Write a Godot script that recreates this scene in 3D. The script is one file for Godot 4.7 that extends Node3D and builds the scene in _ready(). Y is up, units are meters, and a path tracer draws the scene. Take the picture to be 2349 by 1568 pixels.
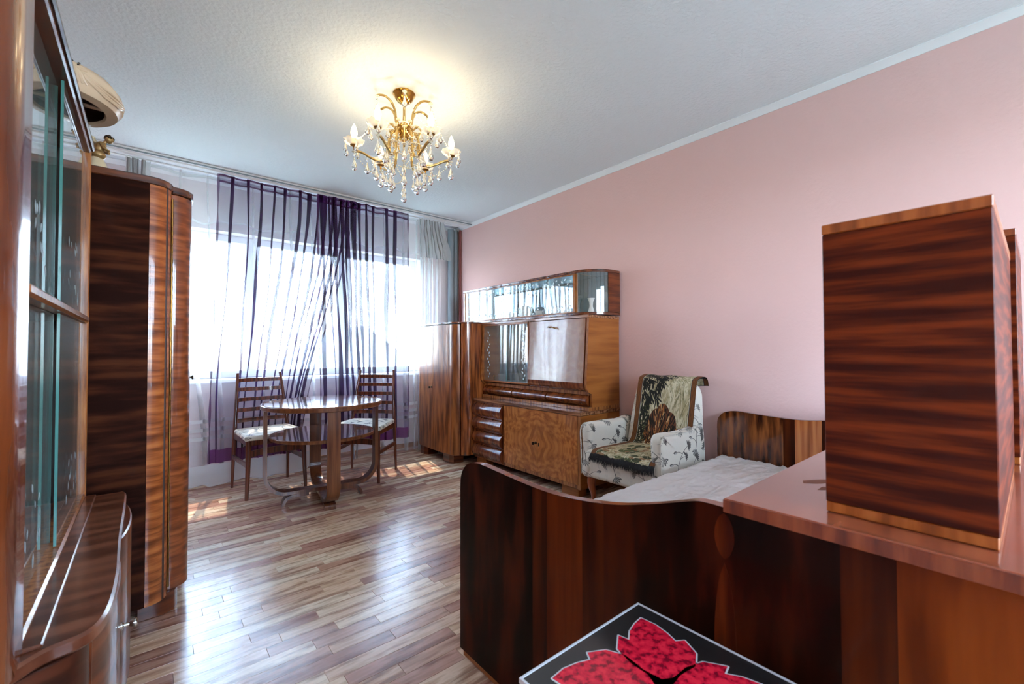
extends Node3D
# A living room with walnut furniture: y up, metres, pink wall at x = 2.88, window wall at z = -4.52.

const XR := 2.88
const XL := -0.5
const ZB := -4.52
const ZF := 1.7
const H := 2.55

var rng := RandomNumberGenerator.new()
var M := {}
var taken := {}

# ---------------------------------------------------------------- mesh building
class MB:
	var v := PackedVector3Array()
	var n := PackedVector3Array()
	var t := PackedVector2Array()
	func tri(a: Vector3, b: Vector3, c: Vector3, na: Vector3, nb: Vector3, nc: Vector3, ua := Vector2(), ub := Vector2(), uc := Vector2()) -> void:
		var g := (b - a).cross(c - a)
		if g.length_squared() < 1e-18:
			return
		if g.dot(na + nb + nc) > 0.0:
			v.append_array([a, c, b]); n.append_array([na, nc, nb]); t.append_array([ua, uc, ub])
		else:
			v.append_array([a, b, c]); n.append_array([na, nb, nc]); t.append_array([ua, ub, uc])
	func quad(a: Vector3, b: Vector3, c: Vector3, d: Vector3, nn: Vector3, u0 := Vector2(0, 0), u1 := Vector2(1, 0), u2 := Vector2(1, 1), u3 := Vector2(0, 1)) -> void:
		tri(a, b, c, nn, nn, nn, u0, u1, u2)
		tri(a, c, d, nn, nn, nn, u0, u2, u3)
	func box(c: Vector3, s: Vector3, bev := 0.002, bs := Basis()) -> void:
		var h := s / 2.0
		bev = minf(bev, minf(h.x, minf(h.y, h.z)) * 0.6)
		var i := h - Vector3.ONE * bev
		for ax in 3:
			var a1 := (ax + 1) % 3
			var a2 := (ax + 2) % 3
			for sg in [-1.0, 1.0]:
				var p := []
				for q in [[-1, -1], [1, -1], [1, 1], [-1, 1]]:
					var w := Vector3()
					w[ax] = sg * h[ax]; w[a1] = q[0] * i[a1]; w[a2] = q[1] * i[a2]
					p.append(c + bs * w)
				var nn := Vector3(); nn[ax] = sg
				quad(p[0], p[1], p[2], p[3], bs * nn)
			if bev > 0.0:
				for s1 in [-1.0, 1.0]:
					for s2 in [-1.0, 1.0]:
						var p := []
						for q in [[-1, 0], [1, 0], [1, 1], [-1, 1]]:
							var w := Vector3()
							w[ax] = q[0] * i[ax]
							w[a1] = s1 * (h[a1] if q[1] == 0 else i[a1])
							w[a2] = s2 * (i[a2] if q[1] == 0 else h[a2])
							p.append(c + bs * w)
						var nn := Vector3(); nn[a1] = s1; nn[a2] = s2
						quad(p[0], p[1], p[2], p[3], bs * nn.normalized())
		if bev > 0.0:
			for sx in [-1.0, 1.0]:
				for sy in [-1.0, 1.0]:
					for sz in [-1.0, 1.0]:
						var sg := Vector3(sx, sy, sz)
						var nn: Vector3 = bs * sg.normalized()
						tri(c + bs * (sg * Vector3(h.x, i.y, i.z)), c + bs * (sg * Vector3(i.x, h.y, i.z)), c + bs * (sg * Vector3(i.x, i.y, h.z)), nn, nn, nn)
	func span(a: Vector3, b: Vector3, bev := 0.002) -> void:
		box((a + b) / 2.0, (b - a).abs(), bev)
	# polygon extruded along axis 0 (u,v = z,y), 1 (u,v = x,z) or 2 (u,v = x,y)
	func at3(ax: int, p: Vector2, w: float) -> Vector3:
		return Vector3(w, p.y, p.x) if ax == 0 else (Vector3(p.x, w, p.y) if ax == 1 else Vector3(p.x, p.y, w))
	func prism(raw: PackedVector2Array, ax: int, lo: float, hi: float, bev := 0.0015, smooth_deg := 32.0, xf := Transform3D()) -> void:
		var poly := PackedVector2Array()
		for q in raw:
			if poly.is_empty() or poly[-1].distance_to(q) > 2e-4: poly.append(q)
		if poly[0].distance_to(poly[-1]) < 2e-4: poly.remove_at(poly.size() - 1)
		var k := poly.size()
		var area := 0.0
		for i in k:
			area += poly[i].cross(poly[(i + 1) % k])
		var sgn := 1.0 if area > 0.0 else -1.0
		var en := []
		for i in k:
			var e := poly[(i + 1) % k] - poly[i]
			en.append(Vector2(e.y, -e.x).normalized() * sgn)
		var ins := PackedVector2Array()
		for i in k:
			var m: Vector2 = en[(i + k - 1) % k] + en[i]
			m = m.normalized()
			ins.append(poly[i] - m * bev / maxf(0.4, m.dot(en[i])))
		for i in k:
			var j := (i + 1) % k
			var n0: Vector2 = en[i]
			var n1: Vector2 = en[i]
			if rad_to_deg(absf(en[(i + k - 1) % k].angle_to(en[i]))) < smooth_deg: n0 = (en[(i + k - 1) % k] + en[i]).normalized()
			if rad_to_deg(absf(en[j].angle_to(en[i]))) < smooth_deg: n1 = (en[j] + en[i]).normalized()
			var m0 := xf.basis * at3(ax, n0, 0.0)
			var m1 := xf.basis * at3(ax, n1, 0.0)
			var a := xf * at3(ax, poly[i], lo + bev)
			var b := xf * at3(ax, poly[j], lo + bev)
			var c := xf * at3(ax, poly[j], hi - bev)
			var d := xf * at3(ax, poly[i], hi - bev)
			tri(a, b, c, m0, m1, m1); tri(a, c, d, m0, m1, m0)
			if bev > 0.0:
				for q in [[lo, lo + bev, -1.0], [hi, hi - bev, 1.0]]:
					var cap := xf.basis * at3(ax, Vector2(), q[2])
					var k0 := (m0 + cap).normalized(); var k1 := (m1 + cap).normalized()
					var e0 := xf * at3(ax, poly[i], q[1]); var e1 := xf * at3(ax, poly[j], q[1])
					var f0 := xf * at3(ax, ins[i], q[0]); var f1 := xf * at3(ax, ins[j], q[0])
					tri(e0, e1, f1, k0, k1, k1); tri(e0, f1, f0, k0, k1, k0)
		var big := PackedVector2Array()
		for q in ins: big.append(q * 1000.0)
		var ix := Geometry2D.triangulate_polygon(big)
		if ix.is_empty(): ix = fan(ins)
		for q in [[lo, -1.0], [hi, 1.0]]:
			var cap := xf.basis * at3(ax, Vector2(), q[1])
			for i in range(0, ix.size(), 3):
				var a2: Vector2 = ins[ix[i]]; var b2: Vector2 = ins[ix[i + 1]]; var c2: Vector2 = ins[ix[i + 2]]
				tri(xf * at3(ax, a2, q[0]), xf * at3(ax, b2, q[0]), xf * at3(ax, c2, q[0]), cap, cap, cap, a2, b2, c2)
	func fan(pts: PackedVector2Array) -> PackedInt32Array:
		var c := Vector2()
		var k := pts.size()
		for q in pts: c += q / k
		pts.append(c)
		var o := PackedInt32Array()
		for i in k: o.append_array([i, (i + 1) % k, k])
		return o
	# profile: array of Vector2(radius, height)
	func lathe(prof: Array, xf := Transform3D(), seg := 24, smooth_deg := 40.0) -> void:
		var k := prof.size()
		var en := []
		for i in k - 1:
			var e: Vector2 = prof[i + 1] - prof[i]
			en.append(Vector2(e.y, -e.x).normalized())
		for i in k - 1:
			var n0: Vector2 = en[i]
			var n1: Vector2 = en[i]
			if i > 0 and rad_to_deg(absf(en[i - 1].angle_to(en[i]))) < smooth_deg: n0 = (en[i - 1] + en[i]).normalized()
			if i < k - 2 and rad_to_deg(absf(en[i + 1].angle_to(en[i]))) < smooth_deg: n1 = (en[i + 1] + en[i]).normalized()
			for s in seg:
				var a0 := TAU * s / seg
				var a1 := TAU * (s + 1) / seg
				var d0 := Vector3(cos(a0), 0, sin(a0)); var d1 := Vector3(cos(a1), 0, sin(a1))
				var up := Vector3.UP
				var p0: Vector2 = prof[i]; var p1: Vector2 = prof[i + 1]
				var a := xf * (d0 * p0.x + up * p0.y); var b := xf * (d1 * p0.x + up * p0.y)
				var c := xf * (d1 * p1.x + up * p1.y); var d := xf * (d0 * p1.x + up * p1.y)
				var na := (xf.basis * (d0 * n0.x + up * n0.y)).normalized(); var nb := (xf.basis * (d1 * n0.x + up * n0.y)).normalized()
				var nc := (xf.basis * (d1 * n1.x + up * n1.y)).normalized(); var nd := (xf.basis * (d0 * n1.x + up * n1.y)).normalized()
				tri(a, b, c, na, nb, nc); tri(a, c, d, na, nc, nd)
	func tube(path: Array, radii, seg := 10, flat := 1.0) -> void:
		var k := path.size()
		var rings := []
		var nrm := []
		var ref := Vector3.UP
		for i in k:
			var tg: Vector3 = (path[mini(i + 1, k - 1)] - path[maxi(i - 1, 0)]).normalized()
			if i == 0 and absf(tg.dot(ref)) > 0.9: ref = Vector3.RIGHT
			var sd := tg.cross(ref).normalized()
			ref = sd.cross(tg).normalized()
			var r: float = radii[i] if radii is Array else radii
			var ring := PackedVector3Array(); var rn := PackedVector3Array()
			for s in seg:
				var a := TAU * s / seg
				var d := sd * cos(a) + ref * sin(a) * flat
				ring.append(path[i] + d * r); rn.append((sd * cos(a) + ref * sin(a) / flat).normalized())
			rings.append(ring); nrm.append(rn)
		for i in k - 1:
			for s in seg:
				var q := (s + 1) % seg
				tri(rings[i][s], rings[i][q], rings[i + 1][q], nrm[i][s], nrm[i][q], nrm[i + 1][q])
				tri(rings[i][s], rings[i + 1][q], rings[i + 1][s], nrm[i][s], nrm[i + 1][q], nrm[i + 1][s])
		for e in [[0, 1], [k - 1, k - 2]]:
			var nn: Vector3 = (path[e[0]] - path[e[1]]).normalized()
			for s in range(1, seg - 1):
				tri(rings[e[0]][0], rings[e[0]][s], rings[e[0]][s + 1], nn, nn, nn)
	# rectangular strip bent along a path; wd is the constant width direction
	func ribbon(path: Array, wd: Vector3, w: float, th: float) -> void:
		var k := path.size()
		var A := []
		var N := []
		for i in k:
			var tg: Vector3 = (path[mini(i + 1, k - 1)] - path[maxi(i - 1, 0)]).normalized()
			var nn := tg.cross(wd).normalized()
			N.append(nn)
			A.append([path[i] + wd * w / 2 + nn * th / 2, path[i] - wd * w / 2 + nn * th / 2, path[i] - wd * w / 2 - nn * th / 2, path[i] + wd * w / 2 - nn * th / 2])
		for i in k - 1:
			for s in [[0, 1, 1.0], [2, 3, -1.0]]:
				var a: Vector3 = N[i] * s[2]; var b: Vector3 = N[i + 1] * s[2]
				tri(A[i][s[0]], A[i][s[1]], A[i + 1][s[1]], a, a, b); tri(A[i][s[0]], A[i + 1][s[1]], A[i + 1][s[0]], a, b, b)
			quad(A[i][1], A[i][2], A[i + 1][2], A[i + 1][1], -wd)
			quad(A[i][3], A[i][0], A[i + 1][0], A[i + 1][3], wd)
		for e in [[0, 1], [k - 1, k - 2]]:
			quad(A[e[0]][0], A[e[0]][1], A[e[0]][2], A[e[0]][3], (path[e[0]] - path[e[1]]).normalized())
	func sheet(f: Callable, nu: int, nv: int, flip := false, su := 1.0, sv := 1.0) -> void:
		var P := []
		for j in nv + 1:
			var row := PackedVector3Array()
			for i in nu + 1:
				row.append(f.call(float(i) / nu, float(j) / nv))
			P.append(row)
		var Q := []
		for j in nv + 1:
			var row := PackedVector3Array()
			for i in nu + 1:
				var du: Vector3 = P[j][mini(i + 1, nu)] - P[j][maxi(i - 1, 0)]
				var dv: Vector3 = P[mini(j + 1, nv)][i] - P[maxi(j - 1, 0)][i]
				var m := du.cross(dv).normalized()
				row.append(-m if flip else m)
			Q.append(row)
		for j in nv:
			for i in nu:
				var u0 := Vector2(su * i / nu, sv * j / nv); var u2 := Vector2(su * (i + 1) / nu, sv * (j + 1) / nv)
				var u1 := Vector2(u2.x, u0.y); var u3 := Vector2(u0.x, u2.y)
				tri(P[j][i], P[j][i + 1], P[j + 1][i + 1], Q[j][i], Q[j][i + 1], Q[j + 1][i + 1], u0, u1, u2)
				tri(P[j][i], P[j + 1][i + 1], P[j + 1][i], Q[j][i], Q[j + 1][i + 1], Q[j + 1][i], u0, u2, u3)
	# rounded solid (superellipsoid), for cushions and small shapes
	func pad(c: Vector3, s: Vector3, e1 := 0.3, e2 := 0.3, xf := Basis(), nu := 28, nv := 16) -> void:
		var h := s / 2.0
		var pw := func(x: float, e: float) -> float: return signf(x) * pow(absf(x), e)
		var f := func(u: float, w: float) -> Vector3:
			var a := TAU * u; var b := PI * (w - 0.5)
			return c + xf * Vector3(h.x * pw.call(cos(b), e1) * pw.call(cos(a), e2), h.y * pw.call(sin(b), e1), h.z * pw.call(cos(b), e1) * pw.call(sin(a), e2))
		var g := func(u: float, w: float) -> Vector3:
			var a := TAU * u; var b := PI * (w - 0.5)
			return (xf * Vector3(pw.call(cos(b), 2 - e1) * pw.call(cos(a), 2 - e2) / h.x, pw.call(sin(b), 2 - e1) / h.y, pw.call(cos(b), 2 - e1) * pw.call(sin(a), 2 - e2) / h.z)).normalized()
		for j in nv:
			for i in nu:
				var q := [[i, j], [i + 1, j], [i + 1, j + 1], [i, j + 1]]
				var p := []; var m := []
				for x in q:
					p.append(f.call(float(x[0]) / nu, float(x[1]) / nv)); m.append(g.call(float(x[0]) / nu, float(x[1]) / nv))
				tri(p[0], p[1], p[2], m[0], m[1], m[2]); tri(p[0], p[2], p[3], m[0], m[2], m[3])
	func mesh() -> ArrayMesh:
		var a := []
		a.resize(Mesh.ARRAY_MAX)
		a[Mesh.ARRAY_VERTEX] = v; a[Mesh.ARRAY_NORMAL] = n; a[Mesh.ARRAY_TEX_UV] = t
		var m := ArrayMesh.new()
		m.add_surface_from_arrays(Mesh.PRIMITIVE_TRIANGLES, a)
		return m

func numbered(called: String) -> String:
	taken[called] = taken.get(called, 0) + 1
	return called if taken[called] == 1 else "%s_%03d" % [called, taken[called] - 1]

func tag(o: Node, label: String, category: String, group := "", kind := "") -> Node:
	if label: o.set_meta("label", label)
	if category: o.set_meta("category", category)
	if group: o.set_meta("group", group)
	if kind: o.set_meta("kind", kind)
	return o

func thing(called: String, label: String, category: String, at := Vector3.ZERO, group := "") -> Node3D:
	var o := Node3D.new()
	o.name = numbered(called)
	add_child(o)
	o.position = at
	tag(o, label, category, group)
	return o

# commits world-coordinate geometry under a parent whose place is taken off
func put(mb: MB, called: String, mat: Material, parent: Node = null, kind := "") -> MeshInstance3D:
	var off := Vector3.ZERO
	var p := parent
	while p and p != self:
		off += p.position
		p = p.get_parent()
	if mb.v.is_empty(): push_error("empty " + called)
	if off != Vector3.ZERO:
		for i in mb.v.size():
			mb.v[i] -= off
	var o := MeshInstance3D.new()
	o.mesh = mb.mesh()
	o.material_override = mat
	o.mesh.surface_set_material(0, mat)
	if kind: o.set_meta("kind", kind)
	if parent and parent != self:
		o.name = called
		parent.add_child(o, true)
	else:
		o.name = numbered(called)
		add_child(o)
	return o

func structure(mb: MB, called: String, mat: Material, parent: Node = null) -> MeshInstance3D:
	return put(mb, called, mat, parent, "structure" if parent == null else "")

func spline(pts: Array, per := 8) -> Array:
	var c := Curve3D.new()
	for i in pts.size():
		var tg: Vector3 = (pts[mini(i + 1, pts.size() - 1)] - pts[maxi(i - 1, 0)]) / 6.0
		c.add_point(pts[i], -tg, tg)
	var out := []
	for i in pts.size() - 1:
		for k in per:
			out.append(c.sample(i, float(k) / per))
	out.append(pts[-1])
	return out

func spline2(pts: Array, per := 6, closed := false) -> PackedVector2Array:
	var out := PackedVector2Array()
	var k := pts.size()
	for i in (k if closed else k - 1):
		var p0: Vector2 = pts[(i - 1 + k) % k] if closed or i > 0 else pts[0]
		var p1: Vector2 = pts[i]
		var p2: Vector2 = pts[(i + 1) % k]
		var p3: Vector2 = pts[(i + 2) % k] if closed or i + 2 < k else p2
		for s in per:
			out.append(p1.cubic_interpolate(p2, p0, p3, float(s) / per))
	if not closed: out.append(pts[-1])
	return out

func arc2(c: Vector2, r: float, a0: float, a1: float, k := 8) -> PackedVector2Array:
	var o := PackedVector2Array()
	for i in k + 1:
		var a := deg_to_rad(lerpf(a0, a1, float(i) / k))
		o.append(c + Vector2(cos(a), sin(a)) * r)
	return o

# ---------------------------------------------------------------- materials
func col(r: int, g: int, b: int) -> Color:
	return Color(r / 255.0, g / 255.0, b / 255.0)

func plain(c: Color, rough := 0.6, metal := 0.0) -> StandardMaterial3D:
	var m := StandardMaterial3D.new()
	m.albedo_color = c
	m.roughness = rough
	m.metallic = metal
	return m

func noise_tex(freq: float, cols: Array, offs: Array, oct := 4, warp := 0.0, sd := 1, size := 512, normal := false) -> NoiseTexture2D:
	var f := FastNoiseLite.new()
	f.noise_type = FastNoiseLite.TYPE_SIMPLEX_SMOOTH
	f.seed = sd
	f.frequency = freq
	f.fractal_octaves = oct
	if warp > 0.0:
		f.domain_warp_enabled = true
		f.domain_warp_amplitude = warp
		f.domain_warp_frequency = freq * 0.6
		f.domain_warp_fractal_octaves = 2
	var tx := NoiseTexture2D.new()
	tx.width = size; tx.height = size
	tx.seamless = true
	tx.seamless_blend_skirt = 0.2
	tx.noise = f
	if normal:
		tx.as_normal_map = true
	elif cols.size():
		var g := Gradient.new()
		g.offsets = PackedFloat32Array(offs)
		g.colors = PackedColorArray(cols)
		tx.color_ramp = g
	return tx

# wood: the grain runs along the axis given by run (0, 1 or 2) of the thing
func wood(dark: Color, mid: Color, light: Color, run: int, rough := 0.3, coat := 1.0, long := 0.55, cross := 4.5, sd := 1, warp := 18.0, coat_rough := 0.06) -> StandardMaterial3D:
	var m := StandardMaterial3D.new()
	m.albedo_texture = noise_tex(0.011, [dark, dark.lerp(mid, 0.7), mid, mid.lerp(light, 0.5), light], [0.2, 0.38, 0.5, 0.62, 0.85], 5, minf(warp * 0.35, 12.0), sd)
	m.uv1_triplanar = true
	m.uv1_triplanar_sharpness = 8.0
	var s := Vector3.ONE * cross * 0.8
	if run == 3:
		s.x = long * 0.5
		s.z = long * 0.5
	else:
		s[run] = long * 0.5
	m.uv1_scale = s
	m.uv1_offset = Vector3(sd * 0.37, sd * 0.21, sd * 0.53)
	m.roughness = rough
	m.metallic_specular = 0.35
	if coat > 0.0:
		m.clearcoat_enabled = true
		m.clearcoat = coat
		m.clearcoat_roughness = coat_rough
	return m

# veneer laid by texture coordinates, for book-matched faces
func veneer(dark: Color, mid: Color, light: Color, rough := 0.3, sd := 1, warp := 40.0) -> StandardMaterial3D:
	var m := wood(dark, mid, light, 0, rough, 1.0, 1.0, 1.0, sd, warp)
	m.uv1_triplanar = false
	m.uv1_scale = Vector3.ONE
	return m

func cloth(c: Color, a: float, back := 0.6) -> StandardMaterial3D:
	var m := StandardMaterial3D.new()
	m.albedo_color = Color(c, a)
	m.roughness = 0.95
	m.metallic_specular = 0.2
	m.transparency = BaseMaterial3D.TRANSPARENCY_ALPHA
	m.cull_mode = BaseMaterial3D.CULL_DISABLED
	m.backlight_enabled = true
	m.backlight = Color(back, back, back)
	return m

func glass(a := 0.06, tint := Color(0.9, 1.0, 0.97)) -> StandardMaterial3D:
	var m := StandardMaterial3D.new()
	m.albedo_color = Color(tint, a)
	m.roughness = 0.02
	m.metallic_specular = 0.5
	m.transparency = BaseMaterial3D.TRANSPARENCY_ALPHA
	m.cull_mode = BaseMaterial3D.CULL_DISABLED
	return m

func solid_glass(tint := Color(1, 1, 1)) -> StandardMaterial3D:
	var m := StandardMaterial3D.new()
	m.albedo_color = Color(tint, 0.0)
	m.roughness = 0.02
	m.refraction_enabled = true
	m.refraction_scale = 0.05
	return m

# painting small motifs into an image
func disc(im: Image, x: float, y: float, r: float, c: Color) -> void:
	var w := im.get_width(); var h := im.get_height()
	for j in range(int(floor(y - r)), int(ceil(y + r)) + 1):
		for i in range(int(floor(x - r)), int(ceil(x + r)) + 1):
			var d := Vector2(i - x, j - y).length()
			if d < r + 0.5:
				var ii := posmod(i, w); var jj := posmod(j, h)
				im.set_pixel(ii, jj, im.get_pixel(ii, jj).lerp(c, clampf(r + 0.5 - d, 0, 1) * c.a))

func stroke(im: Image, pts: Array, r0: float, r1: float, c: Color) -> void:
	for i in pts.size() - 1:
		var a: Vector2 = pts[i]; var b: Vector2 = pts[i + 1]
		var k := maxi(1, int(a.distance_to(b) / 1.5))
		for s in k:
			var f := (i + float(s) / k) / (pts.size() - 1)
			var p := a.lerp(b, float(s) / k)
			disc(im, p.x, p.y, lerpf(r0, r1, f), c)

func leaf(im: Image, p: Vector2, ang: float, l: float, w: float, c: Color) -> void:
	var d := Vector2.from_angle(ang)
	var k := maxi(4, int(l / 2))
	for i in k:
		var f := float(i) / k
		disc(im, p.x + d.x * l * f, p.y + d.y * l * f, w * pow(sin(PI * clampf(f * 0.95 + 0.04, 0, 1)), 0.8), c)

func bend(p: Vector2, ang: float, l: float, curl: float) -> Array:
	var o := [p]
	for i in 10:
		ang += curl / 10.0
		p += Vector2.from_angle(ang) * l / 10.0
		o.append(p)
	return o

func floral() -> ImageTexture:
	var S := 768
	var im := Image.create(S, S, false, Image.FORMAT_RGB8)
	im.fill(col(222, 214, 198))
	for i in 2600:
		var x := rng.randf() * S; var y := rng.randf() * S
		var g := rng.randf_range(-0.05, 0.04)
		stroke(im, [Vector2(x, y), Vector2(x + rng.randf_range(-1, 1), y + rng.randf_range(8, 26))], 0.7, 0.4, Color(0.85 + g, 0.83 + g, 0.79 + g, 0.7))
	var ink := col(72, 66, 60)
	for spot in [[100, 700, -1.2, 1.0], [420, 690, -1.9, -1.1], [690, 480, -1.3, 1.2], [250, 400, -1.7, 0.9], [520, 330, -1.1, -1.2], [640, 120, -2.0, -1.0], [60, 250, -1.5, 1.1], [330, 110, -1.2, -0.9]]:
		var stem := bend(Vector2(spot[0], spot[1]), spot[2], 250, spot[3])
		stroke(im, stem, 3.6, 2.0, ink)
		for k in [2, 4, 6]:
			var side := 1.0 if k % 4 == 0 else -1.0
			var br := bend(stem[k], spot[2] + side * 0.9, 82, side * 0.8)
			stroke(im, br, 2.6, 1.5, ink)
			if k == 4:
				for q in 7:
					leaf(im, br[-1], spot[2] + side * 1.4 + (q - 3) * 0.42, 40, 5.5, ink)
			else:
				leaf(im, br[-1], spot[2] + side * 1.6, 50, 10, ink)
				leaf(im, br[-1] + Vector2(4, 4), spot[2] + side * 1.6, 40, 7, col(170, 165, 155))
		for q in 9:
			leaf(im, stem[-1], spot[2] + spot[3] + (q - 4) * 0.38, 50, 5.5, ink)
		for q in 5:
			leaf(im, stem[0], spot[2] + PI + (q - 2) * 0.5, 56, 9, ink)
			leaf(im, stem[0], spot[2] + PI + (q - 2) * 0.5 + 0.08, 44, 4, col(190, 185, 175))
		leaf(im, stem[7], spot[2] + 2.2, 60, 8, ink)
	return ImageTexture.create_from_image(im)

# the woven throw: v = 0 behind the chair's top, 1 at the front of the seat
func tapestry() -> ImageTexture:
	var W := 384; var L := 1024
	var im := Image.create(W, L, false, Image.FORMAT_RGB8)
	var nz := FastNoiseLite.new()
	nz.seed = 5; nz.frequency = 0.02; nz.fractal_octaves = 4
	for j in L:
		for i in W:
			var q := nz.get_noise_2d(i, j * 0.7)
			var c := col(176, 160, 122).lerp(col(214, 204, 172), clampf(0.5 + q * 1.4, 0, 1))
			c = c.lerp(col(120, 112, 78), clampf(nz.get_noise_2d(i * 2 + 400, j * 2) * 1.2, 0, 0.7))
			im.set_pixel(i, j, c)
	for i in 520:   # grass and light stalks
		var p := Vector2(rng.randf_range(30, W - 30), rng.randf_range(120, 620))
		var a := rng.randf_range(-2.2, -0.9)
		stroke(im, bend(p, a, rng.randf_range(20, 60), rng.randf_range(-0.6, 0.6)), 1.3, 0.6, [col(226, 218, 190), col(148, 136, 96), col(96, 92, 62)][rng.randi() % 3])
	for i in 240:   # bamboo leaves, upper left
		var p := Vector2(rng.randf_range(30, 250), rng.randf_range(130, 420))
		if p.x > 130 + (420 - p.y) * 0.6: continue
		for q in 3:
			leaf(im, p, rng.randf_range(0.3, 2.2), rng.randf_range(22, 46), 3.2, col(24, 24, 20))
	stroke(im, [Vector2(262, 130), Vector2(252, 420)], 3.0, 2.4, col(220, 208, 176))
	for j in range(430, 640):   # dark undergrowth on the left
		for q in 3:
			disc(im, rng.randf_range(28, 96), j, rng.randf_range(2, 5), [col(32, 34, 24), col(58, 66, 36), col(20, 20, 18)][rng.randi() % 3])
	# the crouching animal
	var fur := col(98, 54, 26)
	for b in [[150, 490, 54], [190, 470, 52], [235, 490, 50], [140, 550, 46], [130, 600, 26], [262, 525, 42], [120, 520, 44], [250, 590, 22], [190, 590, 20], [290, 520, 34]]:
		disc(im, b[0], b[1], b[2], fur)
	for a in 60:
		disc(im, 190 + 62 * cos(a * 0.7) * (a / 60.0), 525 + 42 * sin(a * 0.7) * (a / 60.0), 44, fur)
	for i in 520:
		var p := Vector2(rng.randf_range(76, 320), rng.randf_range(420, 625))
		var pc := im.get_pixel(int(p.x), int(p.y))
		if pc.r < 0.2 or pc.g > 0.4: continue
		stroke(im, bend(p, 1.4 + (p.x - 180) * 0.006 + rng.randf_range(-0.3, 0.3), rng.randf_range(16, 36), 0.8), 3.0, 1.2, [col(26, 17, 11), col(26, 17, 11), col(30, 19, 12), col(168, 104, 48), col(200, 160, 110)][rng.randi() % 5])
	for q in 14:
		stroke(im, bend(Vector2(rng.randf_range(120, 210), rng.randf_range(520, 620)), 1.5, 20, 0.5), 3.0, 1.5, col(214, 188, 142))
	for q in 30:
		disc(im, rng.randf_range(270, 310), rng.randf_range(480, 600), rng.randf_range(3, 7), [col(40, 34, 40), col(206, 198, 186), col(96, 40, 34)][q % 3])
	for i in 90:   # rocks, grass and shade on the seat end
		var p := Vector2(rng.randf_range(30, W - 30), rng.randf_range(680, 1000))
		disc(im, p.x, p.y, rng.randf_range(8, 26), [col(86, 92, 54), col(190, 176, 140), col(62, 66, 40), col(206, 190, 150), col(150, 112, 76)][rng.randi() % 5])
	for i in 260:
		var p := Vector2(rng.randf_range(30, W - 30), rng.randf_range(660, 1000))
		stroke(im, bend(p, rng.randf_range(-2.4, -0.7), 26, 0.4), 1.6, 0.7, [col(226, 216, 186), col(46, 48, 32), col(120, 112, 70)][rng.randi() % 3])
	for j in L:   # brown velvet edges with a pale and a dark line
		for i in 34:
			var c := col(126, 76, 34).lerp(col(96, 54, 22), clampf(0.5 + nz.get_noise_2d(i * 6, j * 2), 0, 1))
			if i > 27: c = col(32, 34, 44)
			if i > 30: c = col(190, 182, 160)
			im.set_pixel(i, j, c); im.set_pixel(W - 1 - i, j, c)
	return ImageTexture.create_from_image(im)

# ---------------------------------------------------------------- the scene
func _ready() -> void:
	rng.seed = 7
	var cam := Camera3D.new()
	cam.name = "camera"
	cam.position = Vector3(0, 1.08, 0)
	cam.rotation = Vector3(0.01866, -0.69470, -0.00194)
	cam.fov = 76.02
	cam.near = 0.02
	var lens := CameraAttributesPhysical.new()
	lens.frustum_focal_length = 15.354
	lens.frustum_focus_distance = 3.2
	lens.exposure_aperture = 5.6
	lens.frustum_near = 0.02
	cam.attributes = lens
	add_child(cam)
	cam.current = true

	var env := Environment.new()
	env.background_mode = Environment.BG_SKY
	var sm := ProceduralSkyMaterial.new()
	sm.sky_top_color = col(158, 188, 222)
	sm.sky_horizon_color = col(214, 231, 244)
	sm.ground_bottom_color = col(128, 128, 126)
	sm.ground_horizon_color = col(190, 194, 198)
	sm.sky_energy_multiplier = SKY
	sm.ground_energy_multiplier = SKY
	sm.sun_angle_max = 1.0
	var sky := Sky.new()
	sky.sky_material = sm
	env.sky = sky
	env.tonemap_mode = Environment.TONE_MAPPER_LINEAR
	env.tonemap_exposure = EXPOSURE
	env.sdfgi_enabled = true
	env.ssao_enabled = true
	env.ssil_enabled = true
	var we := WorldEnvironment.new()
	we.name = "surroundings"
	we.environment = env
	add_child(we)

	var sun := DirectionalLight3D.new()
	sun.name = "sun"
	sun.light_color = Color(1.0, 0.95, 0.86)
	sun.light_energy = SUN
	sun.light_angular_distance = 0.6
	sun.shadow_enabled = true
	sun.sky_mode = DirectionalLight3D.SKY_MODE_LIGHT_ONLY
	add_child(sun)
	sun.look_at_from_position(Vector3(1.9, 6.2, -7.6), Vector3(1.0, 0, -3.55))

	make_materials()
	build_room()
	build_floor()
	build_outside()
	build_curtains()
	build_wardrobe()
	build_vitrine()
	build_corner_cabinet()
	build_sideboard()
	build_secretary()
	build_display()
	build_bed()
	build_right_front()
	build_table()
	build_chairs()
	build_armchair()
	build_chandelier()
	build_small_things()

const SKY := 4.4
const SUN := 2.2
const EXPOSURE := 1.3
const BULB := 0.027

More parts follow.
